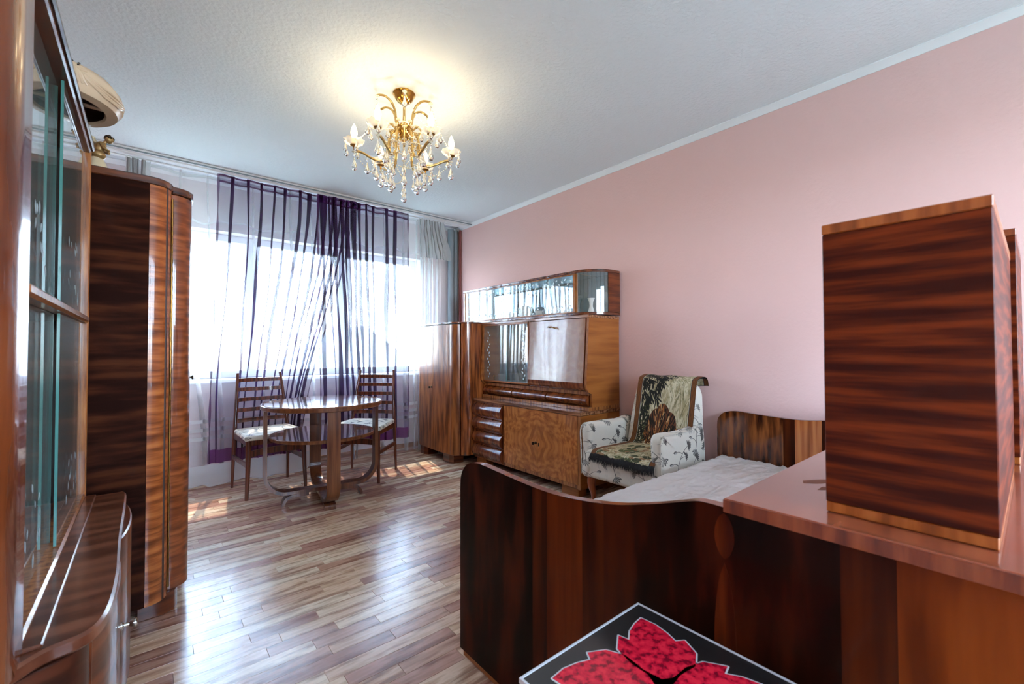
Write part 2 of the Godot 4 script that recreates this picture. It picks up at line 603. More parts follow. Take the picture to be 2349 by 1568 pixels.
func make_materials() -> void:
	M.floor_grain = noise_tex(0.012, [Color(0.7, 0.63, 0.6), Color(0.88, 0.85, 0.82), Color(1, 1, 1), Color(0.92, 0.9, 0.88)], [0.2, 0.4, 0.6, 0.85], 5, 14.0, 21)
	M.planks = []
	for c in [col(236, 204, 172), col(242, 216, 186), col(222, 184, 154), col(204, 160, 134), col(184, 138, 118), col(244, 222, 194), col(196, 148, 128), col(228, 194, 166)]:
		var m := plain(c, 0.27)
		m.albedo_texture = M.floor_grain
		m.metallic_specular = 0.5
		m.clearcoat_enabled = true
		m.clearcoat = 0.36
		m.clearcoat_roughness = 0.16
		M.planks.append(m)
	var bump := noise_tex(0.03, [], [], 5, 0.0, 3)
	M.pink = plain(col(226, 187, 180), 0.8)
	M.white_wall = plain(col(226, 214, 214), 0.85)
	M.ceiling = plain(col(230, 237, 239), 0.9)
	for m in [M.pink, M.white_wall, M.ceiling]:
		m.heightmap_enabled = true
		m.heightmap_texture = bump
		m.heightmap_scale = 0.08
		m.uv1_triplanar = true
		m.uv1_scale = Vector3.ONE * 2.4
		m.metallic_specular = 0.3
	M.ceiling.heightmap_scale = 0.2
	M.trim = plain(col(236, 238, 238), 0.5)
	M.pvc = plain(col(240, 242, 244), 0.35)
	M.pipe = plain(col(132, 146, 152), 0.4)
	M.pipe_red = plain(col(140, 72, 70), 0.5)
	# woods
	M.w_case = wood(col(52, 20, 10), col(88, 40, 20), col(120, 60, 30), 3, 0.3, 0.6, 0.6, 4.0, 4)
	M.w_side = wood(col(34, 14, 9), col(58, 26, 15), col(84, 40, 24), 3, 0.35, 0.4, 0.6, 3.2, 5)
	M.w_side_x = wood(col(34, 14, 9), col(54, 25, 15), col(82, 42, 24), 0, 0.7, 0.06, 0.7, 3.0, 5, 20.0)
	M.w_side_x.metallic_specular = 0.12
	M.w_strip = wood(col(104, 48, 20), col(156, 82, 38), col(192, 112, 58), 3, 0.3, 0.6, 1.0, 6.0, 6, 16.0)
	M.w_gold = wood(col(134, 74, 28), col(152, 88, 36), col(166, 100, 46), 3, 0.4, 0.5, 0.5, 3.5, 7, 10.0)
	M.w_edge = wood(col(112, 60, 28), col(150, 90, 46), col(176, 114, 62), 1, 0.35, 0.6, 1.2, 9.0, 8, 8.0)
	M.w_drawer = wood(col(88, 38, 18), col(118, 58, 28), col(142, 78, 40), 1, 0.26, 0.9, 1.2, 5.0, 9, 10.0, 0.1)
	M.w_dark = wood(col(12, 4, 2), col(34, 11, 4), col(74, 28, 9), 1, 0.4, 0.1, 0.5, 1.5, 10, 24.0, 0.03)
	M.w_stripe = wood(col(54, 15, 5), col(84, 29, 9), col(122, 50, 17), 3, 0.45, 0.12, 1.0, 8.0, 11, 12.0)
	M.w_stripe.metallic_specular = 0.2
	M.w_top = wood(col(128, 62, 40), col(146, 74, 48), col(158, 84, 56), 0, 0.24, 0.9, 0.5, 3.0, 12, 8.0, 0.1)
	M.w_counter = wood(col(84, 42, 26), col(112, 64, 44), col(132, 80, 58), 0, 0.32, 0.8, 0.7, 3.0, 13, 24.0, 0.14)
	M.w_chair = wood(col(50, 20, 12), col(84, 38, 22), col(112, 56, 34), 1, 0.32, 0.7, 0.6, 9.0, 14, 6.0)
	M.w_table = wood(col(76, 38, 20), col(104, 58, 32), col(128, 78, 46), 1, 0.34, 0.5, 0.6, 7.0, 15, 8.0)
	M.w_tabletop = wood(col(104, 62, 40), col(132, 84, 58), col(152, 104, 74), 0, 0.12, 1.0, 0.5, 5.0, 16, 8.0, 0.02)
	M.w_edge_z = wood(col(88, 38, 18), col(126, 62, 30), col(160, 88, 46), 3, 0.28, 0.8, 0.9, 5.0, 17, 16.0, 0.05)
	M.w_case_v = wood(col(92, 46, 20), col(130, 72, 34), col(160, 96, 48), 1, 0.3, 0.45, 0.8, 4.0, 18, 20.0, 0.1)
	M.w_strip_dark = wood(col(86, 38, 16), col(138, 72, 32), col(176, 100, 50), 1, 0.22, 1.0, 0.7, 6.0, 19, 14.0)
	M.w_top_dark = wood(col(56, 24, 14), col(92, 46, 26), col(124, 68, 40), 0, 0.25, 1.0, 0.8, 5.0, 20, 20.0)
	M.w_top_edge = wood(col(92, 52, 32), col(132, 84, 54), col(166, 114, 78), 2, 0.2, 1.0, 0.8, 8.0, 22, 12.0)
	M.w_edge_red = wood(col(88, 36, 14), col(118, 52, 22), col(142, 72, 32), 1, 0.3, 0.6, 1.0, 6.0, 23, 8.0)
	M.w_gold_s = wood(col(128, 64, 20), col(158, 84, 30), col(180, 104, 44), 1, 0.36, 0.4, 1.0, 6.0, 24, 6.0)
	M.w_band = wood(col(78, 28, 8), col(94, 37, 11), col(108, 46, 15), 1, 0.4, 0.1, 0.4, 4.0, 25, 6.0, 0.03)
	M.w_band_light = wood(col(140, 72, 34), col(178, 100, 52), col(204, 126, 72), 1, 0.25, 1.0, 0.4, 5.0, 26, 10.0)
	M.w_head = wood(col(46, 20, 10), col(96, 48, 22), col(150, 86, 42), 1, 0.22, 1.0, 0.9, 4.0, 27, 60.0)
	M.w_post = wood(col(76, 32, 14), col(104, 48, 22), col(126, 64, 32), 1, 0.26, 0.9, 0.7, 4.0, 29, 8.0, 0.05)
	M.w_inlay = wood(col(60, 20, 7), col(86, 33, 11), col(104, 44, 15), 1, 0.4, 0.1, 0.5, 4.0, 35, 6.0, 0.03)
	M.w_band_mid = wood(col(34, 11, 4), col(60, 22, 7), col(84, 34, 11), 1, 0.4, 0.1, 0.4, 3.0, 36, 10.0, 0.03)
	M.w_band_warm = wood(col(92, 36, 9), col(122, 54, 15), col(144, 70, 22), 1, 0.4, 0.1, 0.4, 2.0, 37, 10.0, 0.03)
	for k in [M.w_dark, M.w_band, M.w_band_mid, M.w_inlay, M.w_band_warm]: k.metallic_specular = 0.18
	M.w_leg = wood(col(96, 40, 20), col(138, 66, 34), col(160, 86, 48), 1, 0.3, 1.0, 1.0, 8.0, 28, 8.0)
	M.w_inside = plain(col(60, 34, 22), 0.6)
	M.w_inside_dark = plain(col(40, 32, 30), 0.7)
	M.gap = plain(col(16, 10, 8), 0.8)
	M.v_door = veneer(col(150, 84, 34), col(176, 104, 48), col(198, 126, 64), 0.34, 31, 60.0)
	M.v_corner = veneer(col(92, 46, 20), col(140, 80, 38), col(176, 110, 58), 0.24, 32)
	M.v_flap = veneer(col(142, 96, 64), col(150, 104, 70), col(160, 114, 80), 0.16, 33, 60.0)
	M.v_bed = veneer(col(40, 16, 8), col(104, 50, 20), col(160, 88, 42), 0.22, 34, 60.0)
	# metals, glass, cloth
	M.brass = plain(col(196, 150, 70), 0.18, 1.0)
	M.brass_dull = plain(col(150, 112, 56), 0.35, 1.0)
	M.chrome = plain(col(214, 214, 210), 0.12, 1.0)
	M.bronze = plain(col(70, 58, 44), 0.3, 1.0)
	M.mirror = plain(col(122, 140, 150), 0.02, 1.0)
	M.glass = glass()
	M.pane = glass(0.02)
	M.glass_edge = plain(col(70, 120, 112), 0.1)
	M.crystal = solid_glass(Color(1, 1, 1))
	M.arm_glass = solid_glass(col(255, 240, 206))
	M.bead = plain(col(236, 228, 206), 0.08)
	M.bead.metallic_specular = 0.9
	M.thin_glass = glass(0.1, Color(0.95, 1, 1))
	M.etch_soft = plain(col(150, 162, 166), 0.8)
	M.arm_gold = plain(col(198, 168, 108), 0.14, 0.7)
	M.figure_gold = plain(col(150, 120, 76), 0.35, 0.5)
	M.figure_cream = plain(col(206, 192, 160), 0.3)
	M.etch = plain(col(220, 230, 232), 0.7)
	M.cup_glass = glass(0.32, Color(1, 0.97, 0.92))
	M.candle = plain(col(214, 204, 176), 0.5)
	M.porcelain = plain(col(206, 180, 150), 0.22)
	M.white_china = plain(col(226, 224, 216), 0.15)
	M.sheer = cloth(col(246, 248, 250), 0.2, 0.8)
	M.sheer_dense = cloth(col(206, 212, 212), 0.55)
	M.sheer_band = cloth(col(236, 240, 242), 0.5)
	M.tape = cloth(col(206, 216, 218), 0.8)
	M.purple = cloth(col(74, 40, 98), 0.36, 0.06)
	M.purple_hem = cloth(col(84, 26, 84), 0.88, 0.3)
	M.purple_hem.albedo_texture = noise_tex(0.045, [col(96, 36, 92), col(80, 28, 78), col(160, 120, 164), col(96, 36, 92)], [0.3, 0.5, 0.56, 0.62], 2, 20.0, 41)
	M.purple_hem.albedo_color = Color(1, 1, 1, 0.88)
	M.purple_edge = cloth(col(84, 32, 92), 0.8, 0.1)
	M.satin = plain(col(214, 207, 203), 0.42)
	M.satin.rim_enabled = true
	M.satin.rim = 0.5
	M.satin.heightmap_enabled = true
	M.satin.heightmap_texture = noise_tex(0.006, [], [], 3, 70.0, 51)
	M.satin.heightmap_scale = 1.4
	M.satin.uv1_triplanar = true
	M.satin.uv1_scale = Vector3(1.1, 1.1, 2.2)
	M.floral = plain(Color.WHITE, 0.85)
	M.floral.albedo_texture = floral()
	M.floral.uv1_triplanar = true
	M.floral.uv1_scale = Vector3.ONE * 1.65
	M.floral.uv1_offset = Vector3(0.2, 0.1, 0.35)
	M.floral.rim_enabled = true
	M.floral.rim = 0.4
	M.throw = plain(Color.WHITE, 0.9)
	M.throw.albedo_texture = tapestry()
	M.throw.cull_mode = BaseMaterial3D.CULL_DISABLED
	M.fur = plain(col(30, 28, 30), 0.8)
	M.black_gloss = plain(col(10, 10, 12), 0.12)
	M.black_gloss.clearcoat_enabled = true
	M.silver_line = plain(col(196, 196, 198), 0.4)
	M.petal = plain(Color.WHITE, 0.14)
	M.petal.albedo_texture = noise_tex(0.02, [col(120, 14, 34), col(196, 22, 48), col(224, 40, 62)], [0.26, 0.42, 0.7], 4, 20.0, 61)
	M.petal.uv1_triplanar = true
	M.petal.uv1_scale = Vector3.ONE * 5.0

func build_room() -> void:
	var b := MB.new()
	b.span(Vector3(XR, -0.1, ZB - 0.3), Vector3(XR + 0.2, H + 0.15, ZF + 0.2), 0)
	structure(b, "wall_right", M.pink)
	b = MB.new()
	b.span(Vector3(XL - 0.2, -0.1, ZB - 0.3), Vector3(XL, H + 0.15, ZF + 0.2), 0)
	structure(b, "wall_left", M.pink)
	b = MB.new()
	b.span(Vector3(XL - 0.2, H, ZB - 0.3), Vector3(XR + 0.2, H + 0.15, ZF + 0.2), 0)
	structure(b, "ceiling", M.ceiling)
	# window wall with its opening
	var x0 := -0.1; var x1 := 2.4; var y0 := 0.84; var y1 := 2.12
	wall_with_hole("wall_back", M.white_wall, ZB - 0.3, ZB, x0, x1, y0, y1)
	wall_with_hole("wall_front", M.white_wall, ZF, ZF + 0.2, 0.1, 2.5, 0.8, 2.2)
	window(1, x0, x1, y0, y1, ZB - 0.16, 3)
	window(2, 0.1, 2.5, 0.8, 2.2, ZF + 0.1, 3)
	# cornice strips: a small cove along the ceiling
	var cove := PackedVector2Array([Vector2(0, 0), Vector2(0, -0.035), Vector2(-0.006, -0.035), Vector2(-0.012, -0.026), Vector2(-0.026, -0.012), Vector2(-0.035, -0.006), Vector2(-0.035, 0)])
	b = MB.new()
	b.prism(cove, 2, ZB, ZF, 0.0, 40, Transform3D(Basis(), Vector3(XR, H, 0)))
	structure(b, "trim_1", M.trim)
	b = MB.new()
	b.prism(cove, 2, XL, XR, 0.0, 40, Transform3D(Basis(Vector3.UP, PI / 2), Vector3(0, H, ZB)))
	structure(b, "trim_2", M.trim)
	# skirting along the pink wall and the window wall
	for q in [["baseboard_right", Vector3(XR - 0.012, 0, ZB), Vector3(XR, 0.05, ZF)], ["baseboard_back", Vector3(XL, 0, ZB), Vector3(XR, 0.05, ZB + 0.012)]]:
		b = MB.new()
		b.span(q[1], q[2])
		structure(b, q[0], M.w_gold)

func wall_with_hole(called: String, m: Material, z0: float, z1: float, x0: float, x1: float, y0: float, y1: float) -> void:
	var b := MB.new()
	b.span(Vector3(XL - 0.2, -0.1, z0), Vector3(x0, H + 0.15, z1), 0)
	b.span(Vector3(x1, -0.1, z0), Vector3(XR + 0.2, H + 0.15, z1), 0)
	b.span(Vector3(x0, -0.1, z0), Vector3(x1, y0, z1), 0)
	b.span(Vector3(x0, y1, z0), Vector3(x1, H + 0.15, z1), 0)
	structure(b, called, m)

func window(num: int, x0: float, x1: float, y0: float, y1: float, z: float, parts: int) -> void:
	var w := Node3D.new()
	w.name = "window_%d" % num
	add_child(w)
	w.set_meta("kind", "structure")
	var b := MB.new()
	var f := 0.06
	b.span(Vector3(x0, y0, z - 0.03), Vector3(x1, y0 + f, z + 0.03))
	b.span(Vector3(x0, y1 - f, z - 0.03), Vector3(x1, y1, z + 0.03))
	b.span(Vector3(x0, y0 + f, z - 0.03), Vector3(x0 + f, y1 - f, z + 0.03))
	b.span(Vector3(x1 - f, y0 + f, z - 0.03), Vector3(x1, y1 - f, z + 0.03))
	for i in range(1, parts):
		var x := lerpf(x0, x1, float(i) / parts)
		b.span(Vector3(x - 0.045, y0 + f, z - 0.03), Vector3(x + 0.045, y1 - f, z + 0.03))
	put(b, "frame", M.pvc, w)
	for i in parts:
		b = MB.new()
		b.span(Vector3(lerpf(x0, x1, float(i) / parts) + 0.03, y0 + 0.03, z - 0.003), Vector3(lerpf(x0, x1, (i + 1.0) / parts) - 0.03, y1 - 0.03, z + 0.003), 0)
		put(b, "pane", M.pane, w)
	b = MB.new()
	var zi := ZB if num == 1 else ZF
	var sg := 1.0 if num == 1 else -1.0
	b.span(Vector3(x0 - 0.05, y0 - 0.03, minf(z + sg * 0.03, zi + sg * 0.14)), Vector3(x1 + 0.05, y0, maxf(z + sg * 0.03, zi + sg * 0.14)), 0.006)
	put(b, "sill", M.pvc, w)

func build_floor() -> void:
	var fl := Node3D.new()
	fl.name = "floor"
	add_child(fl)
	fl.set_meta("kind", "structure")
	var b := MB.new()
	b.span(Vector3(XL - 0.2, -0.12, ZB - 0.3), Vector3(XR + 0.2, -0.004, ZF + 0.2), 0)
	put(b, "underlay", M.gap, fl)
	var wd := 0.0638
	var shared := {}
	var list := []
	var z := -1.62 - wd * 46
	var row := 0
	while z < ZF:
		var x := XL - rng.randf() * 0.4
		while x < XR:
			var l: float = [0.24, 0.32, 0.4, 0.48, 0.56][rng.randi() % 5]
			var a := maxf(x, XL); var e := minf(x + l, XR)
			if e - a > 0.02 and z + wd > ZB:
				list.append([a, e, z, rng.randi() % 8, rng.randi() % 4])
			x += l
		z += wd
		row += 1
	var scored := []
	for k in list.size():
		var p: Vector3 = Vector3((list[k][0] + list[k][1]) / 2, 0, list[k][2])
		var d := p.distance_to(Vector3(0, 1.08, 0))
		var seen_here: bool = p.x > 0.0 and p.x < 2.35 and p.z < -0.95 and p.z > -4.4 and p.x > -0.02 * p.z and not (p.x > 0.87 and p.z > -1.35)
		seen_here = seen_here and p.x < 0.07 + 0.86 * -p.z * 0.85 and not (p.x < 0.12 and p.z < -2.35)
		scored.append([d if seen_here else d + 100.0, k])
	scored.sort()
	var rest := []
	for i in 8: rest.append(MB.new())
	for i in scored.size():
		var q: Array = list[scored[i][1]]
		var g := 0.0003
		if i < 300 and scored[i][0] < 100.0:
			var key := "%d_%d" % [roundi((q[1] - q[0]) * 1000), q[4]]
			if not shared.has(key):
				var m := MB.new()
				plank(m, g, q[1] - q[0] - g, g, wd - g, q[4])
				shared[key] = m.mesh()
			var o := MeshInstance3D.new()
			o.mesh = shared[key]
			o.material_override = M.planks[q[3]]
			o.name = "plank"
			fl.add_child(o, true)
			o.position = Vector3(q[0], 0, q[2])
		else:
			plank(rest[q[3]], q[0] + g, q[1] - g, q[2] + g, q[2] + wd - g, q[4])
	var am := ArrayMesh.new()
	for i in 8:
		var a := []
		a.resize(Mesh.ARRAY_MAX)
		a[Mesh.ARRAY_VERTEX] = rest[i].v; a[Mesh.ARRAY_NORMAL] = rest[i].n; a[Mesh.ARRAY_TEX_UV] = rest[i].t
		am.add_surface_from_arrays(Mesh.PRIMITIVE_TRIANGLES, a)
		am.surface_set_material(i, M.planks[i])
	var o := MeshInstance3D.new()
	o.mesh = am
	o.name = "planks"
	o.set_meta("kind", "stuff")
	fl.add_child(o)

func plank(m: MB, x0: float, x1: float, z0: float, z1: float, vr: int) -> void:
	var e := 0.0006
	var u0 := vr * 0.31; var v0 := vr * 0.27
	var l := (x1 - x0) * 0.5
	var t0 := Vector2(u0, v0); var t2 := Vector2(u0 + l, v0 + 0.22)
	m.quad(Vector3(x0 + e, 0, z0 + e), Vector3(x1 - e, 0, z0 + e), Vector3(x1 - e, 0, z1 - e), Vector3(x0 + e, 0, z1 - e), Vector3.UP, t0, Vector2(t2.x, t0.y), t2, Vector2(t0.x, t2.y))
	var y := -0.004
	m.quad(Vector3(x0 + e, 0, z0 + e), Vector3(x1 - e, 0, z0 + e), Vector3(x1, y, z0), Vector3(x0, y, z0), Vector3(0, 0.5, -0.9))
	m.quad(Vector3(x0 + e, 0, z1 - e), Vector3(x1 - e, 0, z1 - e), Vector3(x1, y, z1), Vector3(x0, y, z1), Vector3(0, 0.5, 0.9))
	m.quad(Vector3(x0 + e, 0, z0 + e), Vector3(x0 + e, 0, z1 - e), Vector3(x0, y, z1), Vector3(x0, y, z0), Vector3(-0.9, 0.5, 0))
	m.quad(Vector3(x1 - e, 0, z0 + e), Vector3(x1 - e, 0, z1 - e), Vector3(x1, y, z1), Vector3(x1, y, z0), Vector3(0.9, 0.5, 0))

func build_outside() -> void:
	var b := MB.new()
	b.span(Vector3(-70, -6.4, -120), Vector3(80, -6.0, 60), 0)
	var m := plain(col(150, 158, 140), 0.9)
	structure(b, "ground", m)
	var wallm := plain(col(236, 234, 230), 0.9)
	var roofm := plain(col(226, 224, 224), 0.8)
	var k := 0
	for q in [[-2.5, -34.0, 9.0, 5.0, "pale gabled house outside the window, seen left through the white sheer"], [13.0, -38.0, 10.0, 5.4, "pale gabled house outside the window, seen beyond the right-hand dining chair"]]:
		var o := thing("house", q[4], "house", Vector3(q[0], -6.0, q[1]))
		b = MB.new()
		b.span(Vector3(q[0] - q[2] / 2, -6.0, q[1] - 4), Vector3(q[0] + q[2] / 2, -6.0 + q[3], q[1] + 4), 0)
		put(b, "wall", wallm, o)
		b = MB.new()
		var w: float = q[2] / 2 + 0.4
		b.prism(PackedVector2Array([Vector2(q[0] - w, -6 + q[3]), Vector2(q[0] + w, -6 + q[3]), Vector2(q[0], -6 + q[3] + 3.6)]), 2, q[1] - 4.3, q[1] + 4.3, 0.0)
		put(b, "roof", roofm, o)
		k += 1
	var leafm := plain(col(168, 182, 152), 0.9)
	for q in [[1.8, -16.0, 5.6, "round leafy tree outside the window, seen behind the left-hand dining chair"], [6.0, -20.0, 5.4, "round leafy tree outside the window, seen above the round table"]]:
		var o := thing("tree", q[3], "tree", Vector3(q[0], -6, q[1]))
		b = MB.new()
		b.tube([Vector3(q[0], -6, q[1]), Vector3(q[0] + 0.1, -4, q[1]), Vector3(q[0], -2.4, q[1])], [0.22, 0.17, 0.1], 8)
		put(b, "trunk", plain(col(96, 80, 66), 0.9), o)
		b = MB.new()
		for i in 260:
			var d := Vector3(rng.randfn(), rng.randfn(), rng.randfn()).normalized() * pow(rng.randf(), 0.4)
			var c := Vector3(q[0], -2.6 + 0.3, q[1]) + d * Vector3(2.1, q[2] * 0.42, 2.1)
			for s in 5:
				var a := Vector3(rng.randfn(), rng.randfn(), rng.randfn()) * 0.26
				var e := Vector3(rng.randfn(), rng.randfn(), rng.randfn()) * 0.26
				b.tri(c + a, c + e, c - a * 0.6, Vector3.UP, Vector3.UP, Vector3.UP)
		put(b, "crown", leafm, o)

# ---------------------------------------------------------------- curtains
# hanging cloth; pl: list of pleats [place 0..1 at the top, place 0..1 at the hem, width at the top, width at the hem]
func drape(b: MB, xt0: float, xt1: float, xb0: float, xb1: float, yt: float, yb: float, z: float, waves: float, amp: float, pl: Array, sd: float, v0 := 0.0, v1 := 1.0, nv := 30, dz := 0.0) -> void:
	var us := []   # [u at the top, u at the hem, sign of the pleat edge, depth, pleat index]
	var prev := 0.0
	var prevb := 0.0
	us.append([0.0, 0.0, 0.0, 0.0, -1])
	var k := 0
	for p in pl:
		for s in range(1, 5):
			us.append([lerpf(prev, p[0], s / 5.0), lerpf(prevb, p[1], s / 5.0), 0.0, 0.0, -1])
		for q in 4:   # the cloth doubles back on itself
			us.append([p[0], p[1], 1.0 - 0.08 * q, 0.004 * q, k])
			if q < 3: us.append([p[0], p[1], -1.0 + 0.1 * q, 0.004 * q + 0.002, k])
		prev = p[0]; prevb = p[1]
		k += 1
	for s in range(1, 7):
		us.append([lerpf(prev, 1.0, s / 6.0), lerpf(prevb, 1.0, s / 6.0), 0.0, 0.0, -1])
	var f := func(u: float, vv: float) -> Vector3:
		var v := lerpf(v0, v1, vv)
		var q: Array = us[clampi(roundi(u * (us.size() - 1)), 0, us.size() - 1)]
		var ease_v := smoothstep(0.0, 1.0, v)
		var uu: float = lerpf(q[0], q[1], ease_v)
		var x := lerpf(lerpf(xt0, xt1, uu), lerpf(xb0, xb1, uu), ease_v)
		var zz := z + amp * (0.45 + 0.55 * v) * (sin(uu * waves * TAU + sd) + 0.5 * sin(uu * waves * 2.3 * TAU + sd * 2.1 + v * 1.3)) + dz
		if q[4] >= 0:
			var p: Array = pl[q[4]]
			var w: float = lerpf(p[2], p[3], pow(v, 0.7)) * (1.0 + 0.35 * sin(v * 9.0 + q[4] * 2.3 + sd))
			x += q[2] * w * 0.5 + 0.006 * sin(v * 7.0 + q[4] * 1.7) * v
			zz += q[3]
		x += 0.004 * sin(v * 13.0 + uu * 21.0 + sd)
		return Vector3(x, lerpf(yt, yb, v) + 0.004 * sin(uu * waves * TAU * 1.4 + sd), zz)
	b.sheet(f, us.size() - 1, nv, true, 8.0, 8.0)

func build_curtains() -> void:
	# the double ceiling rail
	var o := thing("curtain_rail", "long white double curtain rail fixed to the ceiling above the window", "curtain rail", Vector3(1.2, H, -4.27))
	var b := MB.new()
	b.span(Vector3(-0.48, H - 0.022, -4.35), Vector3(2.862, H, -4.16), 0.003)
	put(b, "board", M.pvc, o)
	for z in [-4.2, -4.3]:
		b = MB.new()
		b.span(Vector3(-0.48, H - 0.034, z - 0.012), Vector3(2.85, H - 0.022, z + 0.012), 0.002)
		put(b, "track", M.trim, o)
	b = MB.new()
	b.span(Vector3(-0.48, H - 0.026, -4.159), Vector3(2.862, H - 0.016, -4.153), 0.001)
	put(b, "front_edge", M.pipe, o)
	# white sheers: flat width, gathered width at the right end and the gathered end on the left
	var top := 2.508
	var o1 := thing("sheer_curtain", "wide white sheer curtain hanging flat across the window behind the purple panels", "curtain", Vector3(1.0, 0, -4.3))
	var pl := []
	for q in [0.09, 0.17, 0.31, 0.44, 0.52, 0.66, 0.71, 0.83, 0.93]:
		pl.append([q, q + rng.randf_range(-0.02, 0.02), 0.012, rng.randf_range(0.02, 0.05)])
	b = MB.new()
	drape(b, -0.02, 2.24, 0.14, 2.24, top, 0.02, -4.3, 5.0, 0.016, pl, 0.7)
	put(b, "panel", M.sheer, o1)
	b = MB.new()
	var hemf := func(u: float, v: float) -> Vector3:
		var fl := smoothstep(0.0, 1.0, v)
		var x := lerpf(0.17, 1.2, u)
		return Vector3(x + 0.04 * sin(u * 17.0) * v, lerpf(0.16, 0.012, smoothstep(0.0, 0.8, v)) + 0.012 * (1.0 + sin(u * 23.0 + v * 5.0)) * v, -4.285 + fl * (0.05 + 0.07 * sin(u * PI) + 0.03 * sin(u * 11.0)))
	b.sheet(hemf, 60, 14, true)
	put(b, "trailing_hem", M.sheer_band, o1)
	for y in [0.36, 0.43, 0.5]:
		b = MB.new()
		drape(b, 0.15, 2.24, 0.14, 2.24, top, 0.02, -4.292, 5.0, 0.016, pl, 0.7, (top - y - 0.028) / (top - 0.02), (top - y) / (top - 0.02), 2)
		put(b, "woven_band", M.sheer_band, o1)
	b = MB.new()
	var wob := func(u: float, v: float) -> Vector3:
		return Vector3(lerpf(-0.02, 2.24, u), top - 0.012 - 0.024 * v + 0.007 * sin(u * 46.0) - 0.005 * sin(u * 17.0), -4.296 + 0.008 * sin(u * 46.0 + 0.6))
	b.sheet(wob, 120, 1)
	put(b, "header_tape", M.tape, o1)
	var o2 := thing("sheer_curtain", "white sheer curtain gathered into narrow folds at the right end of the window", "curtain", Vector3(2.4, 0, -4.3))
	b = MB.new()
	var pg := []
	for i in 9: pg.append([(i + 0.6) / 10.0, (i + 0.6) / 10.0, 0.014, 0.022])
	drape(b, 2.22, 2.545, 2.2, 2.54, top, 0.02, -4.3, 6.5, 0.018, pg, 1.9)
	put(b, "panel", M.sheer, o2)
	var o3 := thing("sheer_curtain", "small gathered end of white sheer at the left of the rail, above the tall wardrobe", "curtain", Vector3(-0.1, 0, -4.3))
	b = MB.new()
	var ps := []
	for i in 4: ps.append([(i + 0.6) / 5.0, (i + 0.6) / 5.0, 0.02, 0.02])
	drape(b, -0.14, 0.0, -0.16, 0.13, top, 0.02, -4.275, 3.0, 0.014, ps, 0.2)
	put(b, "panel", M.sheer_dense, o3)
	# pelmet of a second sheer, with a wavy hem
	var o4 := thing("sheer_valance", "short white sheer valance with a wavy hem across the top of the window", "valance", Vector3(1.0, 2.1, -4.27))
	b = MB.new()
	var val := func(u: float, v: float) -> Vector3:
		var x := lerpf(0.0, 2.24, u)
		return Vector3(x, lerpf(top - 0.03, 2.12 + 0.018 * sin(u * 31.0) + 0.01 * sin(u * 73.0), v), -4.272 + 0.012 * sin(u * 40.0) * (0.3 + v))
	b.sheet(val, 140, 8)
	put(b, "panel", M.sheer, o4)
	b = MB.new()
	var vhem := func(u: float, v: float) -> Vector3:
		return val.call(u, 0.96 + 0.04 * v) + Vector3(0, 0, 0.003)
	b.sheet(vhem, 140, 1)
	put(b, "hem", M.sheer_band, o4)
	var o5 := thing("sheer_valance", "grey-looking bunched valance end flaring out at the right end of the rail", "valance", Vector3(2.4, 2.1, -4.24))
	b = MB.new()
	var pv := []
	for i in 8: pv.append([(i + 0.6) / 9.0, (i + 0.6) / 9.0, 0.016, 0.01])
	drape(b, 2.235, 2.54, 2.24, 2.64, top - 0.005, 2.09, -4.24, 5.0, 0.016, pv, 2.6, 0.0, 1.0, 12)
	put(b, "panel", M.sheer_dense, o5)
	# purple organza
	var p1 := []
	for q in [[0.09, 0.06], [0.2, 0.27], [0.285, 0.33], [0.38, 0.44], [0.46, 0.5], [0.57, 0.60], [0.64, 0.68], [0.72, 0.76], [0.78, 0.8], [0.84, 0.86], [0.9, 0.91], [0.95, 0.95]]:
		p1.append([q[0], q[1], rng.randf_range(0.012, 0.034), rng.randf_range(0.008, 0.026)])
	organza("sheer purple organza panel on the left, reaching behind the left-hand dining chair", 0.425, 1.50, 0.38, 1.06, p1, 0.4, -4.215)
	var p2 := []
	for q in [[0.05, 0.05], [0.12, 0.16], [0.17, 0.22], [0.24, 0.3], [0.3, 0.36], [0.37, 0.42], [0.43, 0.46], [0.5, 0.55], [0.58, 0.6], [0.74, 0.73], [0.84, 0.86]]:
		p2.append([q[0], q[1], rng.randf_range(0.016, 0.05), rng.randf_range(0.01, 0.04)])
	organza("sheer purple organza panel on the right, reaching behind the right-hand dining chair", 1.18, 2.075, 1.22, 2.08, p2, 2.2, -4.19)
	# pipes in the corner
	var k := 0
	for q in [[2.755, -4.44, 0.036, M.pipe, "left one of two grey heating pipes rising in the corner behind the cupboard"], [2.83, -4.46, 0.03, M.pipe, "right one of two grey heating pipes rising in the corner behind the cupboard"], [2.862, -4.40, 0.011, M.pipe_red, "thin reddish pipe rising beside the grey ones in the corner"]]:
		b = MB.new()
		b.lathe([Vector2(0.0, 0.0), Vector2(q[2], 0.0), Vector2(q[2], 1.5), Vector2(q[2] + 0.003, 1.5), Vector2(q[2] + 0.003, 1.56), Vector2(q[2], 1.56), Vector2(q[2], 2.514), Vector2(0, 2.514)], Transform3D(Basis(), Vector3(q[0], 0, q[1])), 20)
		tag(put(b, "heating_pipe", q[3]), q[4], "pipe", "heating pipes in the corner")

